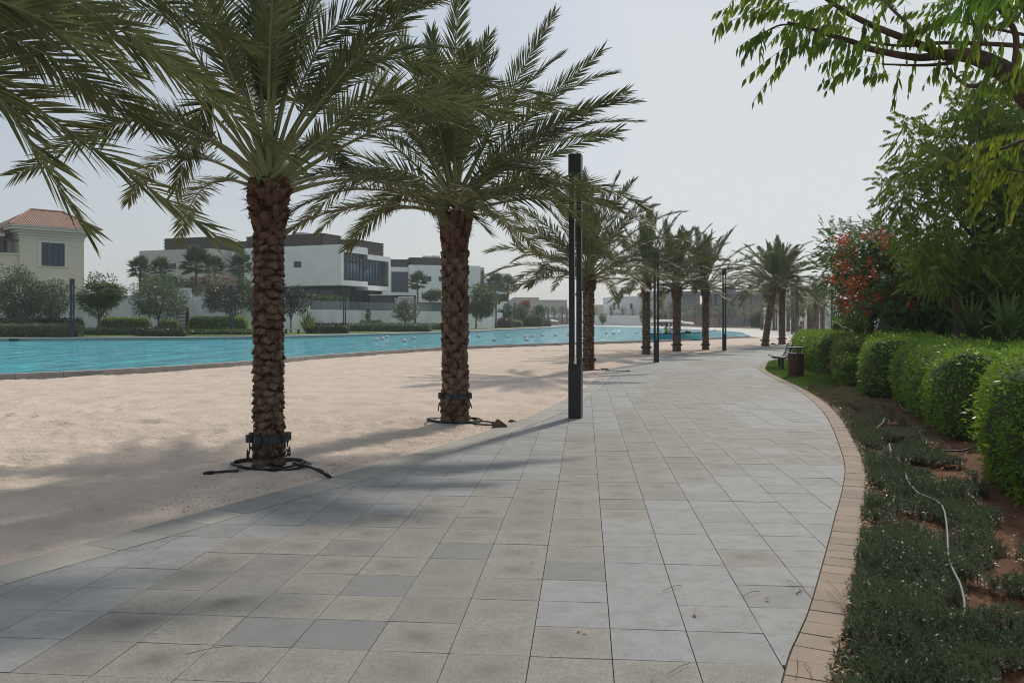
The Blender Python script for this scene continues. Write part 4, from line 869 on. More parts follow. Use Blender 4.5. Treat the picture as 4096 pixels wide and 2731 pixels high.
hedge('tall dark hedge row behind the front hedges under the big trees',[(10.2,12.4),(13.5,11),(16,19),(12.3,20.5)],1.55,40,'hedge',dens=330,ll=.085,group='taller hedges behind')
hedge('loose feathery hedge behind, at the foot of the red-flowered tree',[(11.4,21.8),(15.5,20.5),(21,31),(15,32.5)],1.5,41,'feather',dens=260,ll=.1,group='taller hedges behind')
x,y=8.1,21.9
blob_tree('shrub','small bushy seedling shrub between the hedges','shrub',(8.15,19.9,0),[((8.15,19.9,.42),(.38,.38,.4))],.08,700,'hedge',77,.02,clumps=12)

# ------------------------------------------------------------ garden on the right: ground cover, grass, litter, hoses
def groundcover():
    rng=np.random.default_rng(5); n=60000; y=3.0+16.5*rng.random(n)**1.25; w_=np.interp(y,[3,5,6.6,8.7,12.9,19],[1.5,1.35,1.12,1.15,1.0,.9]); x=xright(y)+.245+w_*rng.random(n)
    e=(x-xright(y)-.245)/w_; bare=np.maximum.reduce([np.exp(-(((x-a)/sx)**2+((y-b)/sy)**2)) for a,b,sx,sy in ((3.45,8.2,.22,.8),(3.30,6.6,.26,.6),(3.05,5.35,.16,.35),(4.6,10.4,.25,.6),(5.9,14.6,.3,.9))])
    ms=vnoise(x*2.4,y*2.4,11)+.8*vnoise(x*5,y*5,12)+.35; keep=(bare<.45+.25*rng.random(n))&(ms>.10+.34*np.clip((e-.55)/.45,0,1)+.05*rng.random(n))&(rng.random(n)<np.interp(y,[3,6,19],[1,.62,.40]))
    x=x[keep];y=y[keep]; n=len(x); h=rng.uniform(.035,.10,n)*np.interp(y,[3,19],[1,1.15]); k=11
    P=np.stack([x,y,np.zeros(n)-.02],-1)+(vnoise(x*2.5,y*2.5,20)+.5*vnoise(x*8,y*8,21))[:,None]*np.array([0,0,.09]); tiltv=rng.normal(0,.25,(n,2)); S=Soup()
    t=np.linspace(.25,1,k)[None,:]; stem=P[:,None]+np.stack([tiltv[:,None,0]*h[:,None]*t,tiltv[:,None,1]*h[:,None]*t,h[:,None]*t],-1)
    az=np.arange(k)[None,:]*2.4+rng.uniform(0,6,(n,1)); el=np.interp(t,[.25,1],[.1,1.05])+rng.normal(0,.2,(n,k)); D=np.stack([np.cos(az)*np.cos(el),np.sin(az)*np.cos(el),np.sin(el)],-1)
    sc=np.interp(y,[3,8,19],[.026,.031,.045])[:,None]*np.ones((1,k))*rng.uniform(.7,1.2,(n,k))
    V,Fq=kites(stem.reshape(-1,3),D.reshape(-1,3),np.tile([0,0,1.],(n*k,1))+rdir(n*k,rng)*.3,sc.ravel(),sc.ravel()*.30,.15)
    brown=np.clip((y-10.5)/4,0,1)*rng.uniform(.3,1,n)*.75; va=np.clip(rng.uniform(0,.25,n)+brown,0,1)
    S.add(V,Fq,np.repeat(np.repeat(va,k),4),0)
    V,Fq=kites(P,np.stack([tiltv[:,0],tiltv[:,1],np.ones(n)],-1),rdir(n,rng),h*1.05,.006); S.add(V,Fq,1.,0)
    o=S.build('ground_cover',[M['cover']]); tag(o,'low dark green ground cover plants carpeting the bed beside the brick edging','ground cover',kind='stuff')
groundcover()
def grass():
    rng=np.random.default_rng(6); n=80000; y=17.8+16*rng.random(n)**1.1; w_=np.interp(y,[17.8,20,24,28,34],[.9,1.8,2.3,2.8,2.4]); x=xright(y)+.24+w_*rng.random(n)
    P=np.stack([x,y,np.full(n,-.03)],-1); D=nrm(rdir(n,rng)*.55+np.array([0,0,1.])); L=rng.uniform(.06,.13,n); V,Fq=kites(P,D,rdir(n,rng),L,.014,0); S=Soup(); S.add(V,Fq,np.repeat(np.clip(rng.uniform(0,.5,n)+.4*vnoise(x,y,2),0,1),4),0)
    tag(S.build('grass',[M['grass']]),'short green grass under the bench and litter bin','grass',kind='stuff')
grass()
def litter():
    rng=np.random.default_rng(9); S=Soup()
    def put(P,sz,v,flat=.25):
        n=len(P); D=rdir(n,rng); D[:,2]*=flat; V,Fq=kites(P,D,np.array([0,0,1.])+rdir(n,rng)*.35,sz*rng.uniform(.5,1.3,n),sz*.5*rng.uniform(.5,1.2,n),.5); S.add(V,Fq,np.repeat(v,4),0)
    n=2600; y=3+22*rng.random(n)**1.6; P=np.stack([xright(y)+.225+np.abs(rng.normal(0,.05,n)),y,rng.uniform(-.01,.03,n)],-1); put(P,.045,rng.random(n))          # leaves heaped at the brick edging
    n=700; y=3.5+13*rng.random(n); P=np.stack([xright(y)+.3+rng.uniform(0,2.2,n),y,rng.uniform(-.02,.02,n)],-1); put(P,.045,rng.random(n))
    n=2600; y=7+26*rng.random(n)**1.3; P=np.stack([xleft(y)-np.abs(rng.normal(0,.45,n))-.03,y,np.full(n,.012)],-1); put(P,.022,rng.uniform(0,.25,n))                  # fallen fruit on the sand edge
    n=160; c=np.array([G(1290,1870)]*1); P=np.c_[c+rng.normal(0,.12,(n,2)),np.full(n,.015)]; put(P,.022,rng.uniform(0,.2,n))
    n=900; y=5+14*rng.random(n); P=np.stack([xleft(y)-rng.uniform(0,5,n)-.1,y,np.full(n,.014)],-1); put(P,.02,rng.uniform(0,.4,n))
    n=150; y=3.6+16*rng.random(n)**1.5; P=np.stack([xright(y)-np.abs(rng.normal(0,.9,n)),y,np.full(n,.006)],-1); put(P,.016,rng.uniform(0,.9,n))
    for (px,py) in ((3075,2403),(3188,2365),(1680,2085),(2130,2250),(2320,2530),(2780,2470)):
        x,y=G(px,py); put(np.array([[x,y,.008],[x+.01,y+.005,.01]]),.05,np.array([.9,1.]),.1)
    for (px,py,qx,qy) in ((3150,2325,3210,2375),(3310,2325,3385,2430),(3300,2360,3390,2470),(3190,2640,3185,2720),(3215,2655,3250,2725),(740,2625,945,2590),(2650,2370,2730,2345),(2670,2705,2760,2660),(2970,2390,3040,2370),(3325,2410,3380,2450)):
        a=np.array([*G(px,py),.012]);b=np.array([*G(qx,qy),.012]); m=(a+b)/2+np.array([.01,.01,.008]); V,Fq=tubes_np(np.array([[a,m,b]]),np.full((1,3),.0016),4); S.add(V,Fq,.15,0)
    tag(S.build('leaf_litter',[M['litter']]),'dry fallen leaves, twigs and fruit scattered along the path edges','leaf litter',kind='stuff')
litter()
def hose(label,px,r,m='hose',zz=.075):
    pts=[(*G(x,y,zz),zz+.01*math.sin(x)) for x,y in px]; mb=MB(); mb.tube([tuple(p) for p in crom(pts,8)],r,8); tag(mb.build('irrigation_hose',M[m],smooth=True),label,'hose')
hose('long pale grey irrigation hose winding over the ground cover in the foreground',[(3622,1890),(3632,1925),(3672,1972),(3740,2005),(3772,2035),(3785,2090),(3790,2150),(3795,2230),(3815,2290),(3840,2340),(3856,2390),(3858,2440),(3852,2485)],.0085)
hose('short grey hose piece curving up between the ground cover beyond the long hose',[(3540,1673),(3530,1690),(3510,1708),(3505,1730)],.012)
hose('straight short grey hose stub between the two curved hoses',[(3558,1778),(3562,1800),(3562,1830)],.011)
hose('black drip hose lying on bare soil by the largest hedge',[(3760,1805),(3850,1798),(3915,1785),(3960,1780)],.011,'rubber',.03)
hose('grey hose crossing bare soil in front of the second hedge',[(3594,1600),(3605,1625),(3625,1640),(3665,1652)],.014,'hose',.03)
def strap_plant(label,loc,h,n,seed,mt='strap',group='strappy plants'):
    rng=np.random.default_rng(seed); az=rng.uniform(0,6.28,n); el=rng.uniform(.7,1.45,n); D=np.stack([np.cos(az)*np.cos(el),np.sin(az)*np.cos(el),np.sin(el)],-1)
    b=np.zeros((n,3))+rng.normal(0,.06,(n,3))*[1,1,0]; paths=frond_paths(b,D,h*rng.uniform(.7,1.2,n),rng.uniform(.7,2.2,n),np.zeros(3),8); T=nrm(np.gradient(paths,axis=1)); Sd=nrm(np.cross(T,[0,0,1.])+1e-3)
    w_=np.array([.5,.9,1,1,.85,.6,.35,.03])[None,:,None]*h*.035; V=np.stack([paths+Sd*w_,paths-Sd*w_],2).reshape(-1,3); i=np.arange(n)[:,None]*16+np.arange(7)[None,:]*2; Fq=np.stack([i,i+1,i+3,i+2],-1).reshape(-1,4)
    o=npmesh('strap_plant',V,Fq,M[mt],None,loc,np.repeat(rng.uniform(0,.5,n),16)); return tag(o,label,'plant',group)
for px,py,d,h,lb in [(3395,1290,30,1.25,'strappy light green plant at the left foot of the red-flowered tree'),(3350,1288,33,1.0,'small strappy plant at the far left edge of the upper hedge'),(3440,1295,27,1.1,'strappy plant just right of the red-flowered tree trunk'),(3600,1275,24,1.2,'dark spiky strap plant between the two tree trunks'),(4030,1270,17,1.0,'tall light green strap plant near the right edge'),(3890,1280,19,1.1,'dark tall strap plant right of the slim brown trunk')]:
    strap_plant(lb,(XD(px,d),d,ZD(py,d)-.35),h,42,int(px))

# ------------------------------------------------------------ trees on the right
def pxpts(poly,n,d0,d1,rng):
    P=np.array(poly,float); lo,hi=P.min(0),P.max(0); out=[]
    while len(out)<n:
        q=lo+(hi-lo)*rng.random((n*2,2)); k=inpoly(q[:,0],q[:,1],poly); out+=list(q[k])
    q=np.array(out[:n]); d=rng.uniform(d0,d1,n); return np.stack([(q[:,0]-CX)*d/F,d,H+(HY-q[:,1])*d/F],-1)
def tree_near():
    rng=np.random.default_rng(31); b=np.array([3.75,4.5,0.]); root=thing('neem_tree','overhanging tree whose bare brown limb and hanging leaves enter at the upper right corner','tree',tuple(b)); D=3.8
    def L(l,d=D): return [np.array(P3(x,y,d+ (q[0] if q else 0))) -b for x,y,*q in l]
    br=[([b*0-[0,0,.1],np.array([-.05,-.1,.9]),np.array([-.35,-.35,1.6])]+L([(4560,900),(4300,540),(4096,367),(4034,298),(3948,247),(3862,221),(3776,221)]),.10,.025),
     (L([(3776,221),(3661,230),(3489,198),(3403,166),(3305,138),(3242,115),(3150,90)]),.020,.006),(L([(3776,221),(3661,172),(3575,138),(3489,103),(3397,57),(3345,23),(3250,-40)]),.020,.009),
     (L([(3825,250),(3700,262),(3529,258)]),.010,.004),(L([(4150,190),(3983,178),(3776,172),(3604,184),(3450,165)]),.013,.005),(L([(4051,320),(4063,143),(3994,29),(3950,-60)]),.015,.010),
     (L([(3960,255),(3935,330),(3880,345),(3830,315),(3785,270)]),.012,.007),(L([(3661,172),(3640,110),(3560,30),(3500,-30)]),.009,.005),(L([(4096,140),(3950,110),(3830,90),(3720,100)]),.008,.004),(L([(3242,115),(3130,100),(3040,140)]),.006,.003),(L([(4300,540),(4200,300),(4080,-100)]),.04,.03)]
    limbs('trunk',[(p,a,c) for p,a,c in br],M['bark'],root,8)
    S=Soup()
    # leaves placed as seen: base pixel, tip pixel
    hand=[((3144,46),(2886,115)),((3120,110),(2975,190)),((3260,60),(3000,60)),((3259,132),(3030,300)),((3230,150),(3060,370)),((3517,230),(3300,262)),((3540,255),(3315,335)),((3605,255),(3580,390)),((3620,60),(3640,150)),((3300,60),(3180,110)),((3340,140),(3260,200)),((3150,20),(2960,-20)),((3700,120),(3730,190)),((3850,50),(3700,110)),((3200,120),(3140,215)),((3470,60),(3450,170)),((3330,20),(3230,60)),((3060,110),(2990,220)),((3420,180),(3300,160)),((3760,240),(3740,300)),((3560,300),(3470,310))]
    P=np.array([P3(a[0],a[1],D) for a,c in hand]); Q=np.array([P3(c[0],c[1],D-.1) for a,c in hand]); Lh=np.linalg.norm(Q-P,axis=1); 
    Dd=nrm(Q-P+np.array([0,0,.12])*Lh[:,None]*2); pinnate(S,P,Dd,Lh*1.05,8,.078,.36,rng,.75,.22)
    n=85; poly=[(2900,-60),(4200,-60),(4200,60),(3700,110),(3500,190),(3300,130),(3100,130)]; P=pxpts(poly,n,3.4,4.2,rng); Dr=rdir(n,rng)+np.array([-.7,0,-.15]); pinnate(S,P,Dr,rng.uniform(.18,.26,n),7,.066,.36,rng,.7,.3)
    n=22; P=pxpts([(3750,60),(4200,60),(4200,520),(4060,480),(3900,230)],n,3.3,4.2,rng); pinnate(S,P,rdir(n,rng)+np.array([-.5,0,-.3]),rng.uniform(.16,.26,n),7,.056,.36,rng,.75,.3)
    n=16; P=pxpts([(3820,-60),(4250,-60),(4250,200),(4080,240),(3960,160),(3780,40)],n,2.2,2.7,rng); pinnate(S,P,rdir(n,rng)+np.array([-.3,0,-.5]),rng.uniform(.16,.24,n),6,.064,.36,rng,.85,.3)
    n=30; P=pxpts([(3880,560),(4200,480),(4200,720),(4000,720),(3870,680)],n,4.2,4.9,rng); pinnate(S,P,rdir(n,rng)+np.array([-.4,0,-.4]),rng.uniform(.18,.26,n),7,.07,.36,rng,.8,.3,v=rng.uniform(.3,.9,n))
    V=limbs('branch',[(L([(4300,540),(4250,600),(4120,560),(4000,600)]),.014,.006),(L([(4250,600),(4200,700),(4050,680)]),.010,.004)],M['bark'],root)
    S.build('crown',[M['neem']],root,off=tuple(b))
tree_near()
def crown_tree(name,label,base,trunk_px,d,poly,depth,nclump,per,L,npair,ll,lw,mt,seed,hang,r0,sag=.3,flowers=None,extra_polys=(),spread=.45,vhi=.5,upright=0.):
    rng=np.random.default_rng(seed); b=np.array(base,float); root=thing(name,label,'tree',tuple(b)); S=Soup()
    C=pxpts(poly,nclump,*depth,rng)
    for q,nn in extra_polys: C=np.concatenate([C,pxpts(q,nn,*depth,rng)])
    n=len(C); P=np.repeat(C,per,0); m=len(P); O=rdir(m,rng)*spread*rng.uniform(.2,1,(m,1)); P=P+O; Dd=nrm(O+rdir(m,rng)*.3+np.array([0,0,upright])); 
    pinnate(S,P,Dd,rng.uniform(.7,1.2,m)*L,npair,ll,lw,rng,hang,sag,v=np.clip(rng.random(m)**1.5*vhi+np.repeat(rng.random(n)**3*.5,per),0,1))
    main=[np.array(P3(x,y,d))-b for x,y in trunk_px]; segs=[([np.zeros(3)-[0,0,.1]]+main,r0,r0*.5)]; top=main[-1]
    for q in rng.choice(n,min(n,26),replace=False):
        c=C[q]-b; s=main[rng.integers(max(0,len(main)-3),len(main))]; mid=s+(c-s)*.5+np.array([0,0,-.12+.25*rng.random()]); segs.append(([s,mid,c],r0*.36,r0*.07))
    limbs('trunk',segs,M['bark'],root,6); S.build('crown',[M[mt]],root,off=tuple(b))
    if flowers:
        S2=Soup()
        for (px,py,rr) in flowers:
            k=int(44*rr); dd=rng.uniform(depth[0]-1.5,depth[0]+1); c=np.array(P3(px,py,dd)); P=c+rdir(k,rng)*.27*rr**.5*rng.uniform(.2,1,(k,1)); V,Fq=kites(P,rdir(k,rng),rdir(k,rng),.085,.06,.3); S2.add(V,Fq,np.repeat(rng.random(k),4),0)
        S2.build('flowers',[M['red']],root,off=tuple(b))
    return root
crown_tree('neem_tree','slim-trunked green tree with drooping leaves filling the right side behind the hedges',(XD(3828,20),20,0),[(3828,1280),(3822,1180),(3830,1100),(3870,1030),(3900,960),(3880,840),(3850,740)],20,
  [(3580,930),(3560,880),(3570,800),(3540,740),(3610,700),(3650,610),(3710,580),(3800,640),(3830,460),(3900,420),(4000,430),(4250,420),(4300,1060),(3950,1060),(3800,1100),(3690,1100),(3640,1040),(3660,980)],(18.2,22),230,16,.42,9,.115,.36,'neem',51,.7,.095,extra_polys=[([(3630,500),(3680,480),(3700,560),(3620,600)],5),([(3840,380),(3880,320),(3960,330),(4000,440),(3850,460)],9),([(3660,1010),(3800,1000),(3850,1120),(3700,1110)],20),([(3720,560),(3760,530),(3790,620)],3),([(4000,300),(4100,330),(4200,420),(4000,420)],6),([(3900,640),(4300,600),(4300,1180),(3980,1180)],70)],spread=.42)
fl=[(3362,955,1.1),(3372,962,.7),(3368,1015,1.2),(3345,1050,.6),(3410,1000,.9),(3455,945,.7),(3520,935,1.2),(3545,975,.8),(3550,1005,1.),(3375,1065,1.),(3330,1115,1.),(3390,1130,1.3),(3380,1215,1.6),(3400,1160,.9),(3430,1165,1.3),(3440,1190,1.),(3455,1240,.9),(3480,1050,.7),(3500,1095,.8),(3510,1190,1.),(3565,1110,1.),(3580,1170,1.3),(3600,1215,1.),(3650,1150,1.5),(3665,1190,1.2),(3640,1215,.8),(3740,1245,1.3),(3765,1255,.9),(3790,1065,1.),(3625,870,.6),(3610,1000,.6),(3700,1160,1.),(3430,1090,.7),(3460,1125,1.1)]
crown_tree('flame_tree','feathery tree with clusters of red-orange flowers behind the far hedges',(XD(3480,26),26,0),[(3480,1300),(3500,1250),(3540,1195),(3562,1150),(3570,1080)],26,
  [(3290,1050),(3310,1010),(3345,990),(3380,1010),(3430,960),(3470,930),(3560,920),(3620,980),(3700,1010),(3760,1100),(3720,1210),(3600,1200),(3560,1130),(3450,1130),(3340,1120)],(23.5,28),120,17,.5,12,.09,.42,'feather',52,.15,.13,sag=.12,flowers=fl,extra_polys=[([(3340,950),(3400,960),(3400,990),(3340,990)],4),([(3330,1130),(3470,1150),(3470,1215),(3400,1230)],8),([(3600,1130),(3800,1120),(3800,1240),(3620,1250)],16)],spread=.6)
crown_tree('leafy_tree','dark dense tree mass in the background at the right edge',(XD(4020,24),24,0),[(4020,1290),(4000,1200),(3990,1100)],24,[(3560,1150),(3640,1090),(3800,1000),(4300,960),(4300,1300),(3640,1290)],(22,27),170,16,.6,8,.17,.45,'feather',53,.4,.12,spread=.75,upright=.1)
crown_tree('leafy_tree','dark bushy tree seen through the gap behind the red-flowered tree',(XD(3600,34),34,0),[(3600,1290),(3600,1210)],34,[(3400,1190),(3560,1130),(3800,1150),(3800,1290),(3560,1290)],(32,37),50,12,.7,7,.2,.45,'citrus',54,.4,.12,spread=.9)

# ------------------------------------------------------------ far bank: trees, hedges and planting
def bt(name,label,cat,x0,x1,y0,y1,d,mt,leaf_l,n,seed,bx=None,tr=.1,zb=.36,**k):
    c=(XD((x0+x1)/2,d),d,ZD((y0+y1)/2,d)); rad=((x1-x0)/2*d/F,(x1-x0)/2*d/F*.8,(y1-y0)/2*d/F)
    return blob_tree(name,label,cat,(XD(bx or (x0+x1)/2,d),d,zb),[(c,rad)],leaf_l,n,mt,seed,tr,**k)
bt('olive_tree','big grey-green olive tree cluster below the beige villa at the left edge',"tree",-80,195,1070,1282,72,'olive',.24,7500,1,tr=.12,clumps=44)
bt('olive_tree','grey-green olive tree left of the leftmost far lamp post','tree',105,300,1112,1280,74,'olive',.22,5200,2,clumps=34)
bt('olive_tree','dark olive tree half hidden behind the flat-topped flame tree','tree',320,475,1088,1285,74,'olive',.22,3200,3,clumps=30)
bt('flame_tree','flat-topped feathery tree with thin forked trunk and few red flowers','tree',300,520,1130,1240,68,'feather',.28,4600,4,bx=395,tr=.10,flat=.7,clumps=34,flowers=('red',26,.09,.16))
bt('olive_tree','rounded grey olive tree in front of the white wall and slatted gate','tree',515,770,1108,1285,75,'olive',.22,6000,5,bx=634,tr=.12,clumps=50)
bt('citrus_tree','dark round citrus tree left of the second far lamp post','tree',815,990,1128,1262,80,'citrus',.2,4600,6,bx=941,tr=.09,clumps=40)
bt('shade_tree','light green tree just left of the nearest palm trunk','tree',940,1060,1085,1255,86,'green',.22,3400,7,bx=1013,tr=.09,clumps=30)
bt('citrus_tree','dark brownish tree just right of the nearest palm trunk','tree',1120,1243,1142,1265,84,'citrus',.2,3600,8,bx=1163,tr=.09,clumps=34)
bt('olive_tree','small olive tree in front of the long white wall right of the cube house','tree',1566,1682,1195,1285,106,'olive',.22,3200,9,bx=1622,tr=.09,clumps=30,spread=.3)
bt('shade_tree','tall bright green tree just right of the second palm trunk','tree',1868,1990,1118,1278,124,'green',.32,5200,10,bx=1903,tr=.13,clumps=44)
bt('shade_tree','yellow-green flat tree behind the wall left of the second palm trunk','tree',1684,1772,1155,1208,128,'green',.3,2200,11,tr=.1,zb=1.5)
bt('olive_tree','round grey olive tree left of the sixth far lamp post','tree',1990,2056,1212,1290,152,'olive',.3,2600,12,tr=.12)
bt('olive_tree','round dark olive tree right of the sixth far lamp post','tree',2046,2108,1214,1292,155,'olive',.3,2600,13,tr=.12)
bt('flame_tree','distant flame tree covered in orange-red flowers','tree',2072,2124,1202,1260,172,'feather',.35,1500,14,tr=.12,flowers=('red',90,.22,.35))
bt('shade_tree','distant green tree right of the orange-red flame tree','tree',2118,2182,1218,1278,178,'green',.35,1800,15,tr=.12)
bt('shade_tree','small bushy green tree in front of the painted hoarding','tree',3000,3050,1245,1308,150,'green',.35,2200,16,tr=.12)
bt('shade_tree','small far tree in front of the white stepped house','tree',2395,2425,1255,1290,225,'green',.4,700,17,tr=.12)
bt('shade_tree','dark far tree behind the second lamp post','tree',2560,2610,1225,1290,215,'citrus',.5,1500,18,tr=.15)
bt('shade_tree','broad dark far tree left of the stout palm','tree',2618,2680,1240,1300,205,'citrus',.5,1600,19,tr=.15)
bt('flowering_tree','wide tree with green feathery left half behind the wall','tree',553,760,1095,1180,96,'feather',.3,4200,20,tr=.1,zb=2,clumps=40)
bt('flowering_tree','tree covered in pale pink blossom behind the stepped white wall','tree',740,960,1100,1185,98,'feather',.28,2600,21,tr=.1,zb=2,clumps=40,flowers=('pink',330,.16,.34))
for px,py,d,Rr,lb,tb in [(560,1075,97,1.5,'fan palm left of the white villa, at the left end of the blossoming trees',1180),(643,1075,101,1.4,'low fan palm under the windows of the left white block',1150),(785,1050,96,2.0,'tallest fan palm with a visible slim trunk in front of the left white block',1190),(858,1068,104,1.4,'small fan palm right of the tallest fan palm',1150),(960,1060,104,1.7,'fan palm in front of the dark blue window beside the nearest palm trunk',1150),
  (1670,1128,128,1.7,'fan palm left of the second date palm trunk',1205),(1983,1135,150,2.0,'tall fan palm behind the green tree',1215),(2032,1142,160,2.0,'tall fan palm right of the green tree',1215)]:
    zt=ZD(py,d); fan_palm(lb,(XD(px,d),d,1.2),zt-1.2,int(px),Rr,group='fan palms behind the far garden walls')
def hb(label,x0,x1,d0,d1,h,seed,mt='hedge',z=.34,dens=60,ll=.22,name='clipped_hedge',cat='hedge'):
    return hedge(label,[(XD(x0,d0),d0),(XD(x1,d0),d0),(XD(x1,d1),d1),(XD(x0,d1),d1)],z+h,seed,mt,z0=z,dens=dens,ll=ll,group='hedges and beds on the far bank',name=name,cat=cat)
hb('low rough hedge along the far promenade at the left edge',-60,330,63.5,66,.85,201,'olive')
hb('tall dark clipped hedge against the wall below the beige villa',-60,330,74,76,1.3,202,'citrus')
hb('dark clipped hedge behind the forked tree',400,600,77,79,1.35,203,'hedge')
hb('clipped hedge left of the slatted gate',640,716,78,80,1.2,204,'hedge')
hb('domed clipped hedge in front of the white wall right of the gate',758,985,78,81,1.45,205,'hedge')
hb('low bed of grey-green plants behind the leftmost tree trunk',330,640,71,73,.45,206,'olive',name='planting_bed',cat='planting bed')
hb('low sprawling bed with brownish leaves at the far promenade',560,745,66,70,.55,207,'citrus',name='planting_bed',cat='planting bed')
hb('low green ground planting right of the sprawling bed',740,1010,72,75,.3,208,'green',name='planting_bed',cat='planting bed')
hb('low hedge around the far litter bin and lamp post',1232,1390,80,84,.75,209,'citrus',ll=.22)
hb('long low hedge along the foot of the long white wall',1300,1720,92,98,.7,210,'olive',ll=.25)
hb('small bright green shrub row against the white wall',1440,1532,99,101,1.1,211,'green',ll=.25)
hb('low hedge far right along the white wall',1700,1800,110,114,.6,212,'olive',ll=.25)
hb('red-leaved low hedge near the two round olive trees',1975,2045,138,142,1.3,213,'magenta',ll=.3)
hb('green clipped shrubs beside the far bench',2040,2085,148,153,1.0,214,'hedge',ll=.3)
hb('green flower bed near the tip of the far promenade',2095,2165,158,168,1.9,215,'green',ll=.35)
hb('low dark bed at the tip of the far promenade',2140,2200,172,182,1.1,216,'olive',ll=.35)
strap_plant('strappy green plants under the dark tree right of the nearest palm',(XD(1230,82),82,.36),2.4,60,7,group='strappy plants on the far bank')
strap_plant('yellow-green strappy clump left of the far litter bin',(XD(1255,80),80,.36),1.7,50,8,group='strappy plants on the far bank')
mbv=Soup(); rngv=np.random.default_rng(3); Pv=pxpts([(1466,1228),(1478,1228),(1482,1290),(1466,1290)],120,103.2,103.6,rngv); Vv,Fv=kites(Pv,rdir(120),rdir(120),.35,.2); mbv.add(Vv,Fv,.2,0); ov=mbv.build('climbing_plant',[M['green']]); tag(ov,'thin climbing plant growing up the long white wall','climbing plant')

# ------------------------------------------------------------ buildings and walls
def pane_window(fr,a,b,z0,z1,parent,axis,depth=.25,rows=2,cols=2,glass='glass',name='window'):
    """glass with a frame set into a face: axis 'u' = face runs along u at v=b[0]; 'v' = face runs along v at u=b[0]"""
    t=.06; out=b[1]   # outward sign
    def bx(m,s0,s1,n0,n1,y0,y1):
        n0,n1=sorted((n0,n1))
        (m.box(s0,s1,n0,n1,y0,y1,fr) if axis=='u' else m.box(n0,n1,s0,s1,y0,y1,fr))
    m=MB(); p=b[0]; bx(m,a[0],a[1],p+out*.012,p+out*.02,z0,z1); g=m.build('window',M[glass],parent)
    m=MB()
    for k in range(cols+1): x=a[0]+(a[1]-a[0]-t)*k/cols; bx(m,x,x+t,p+out*.022,p+out*.07,z0,z1)
    for k in range(rows+1): z=z0+(z1-z0-t)*k/rows; bx(m,a[0],a[1],p+out*.023,p+out*.066,z,z+t)
    m.build('window_frame',M['frame'],g); return g
def louvre(fr,a0,a1,b0,b1,z0,z1,parent,label=None,step=.22):
    m=MB(); m.box(a0+.12,a1-.12,b0+.12,b1-.12,z0,z1-.02,fr); z=z0+.02
    while z<z1: m.box(a0,a1,b0,b1,z,z+step*.42,fr); z+=step
    return m.build('roof_louvre',M['louvre'],parent)
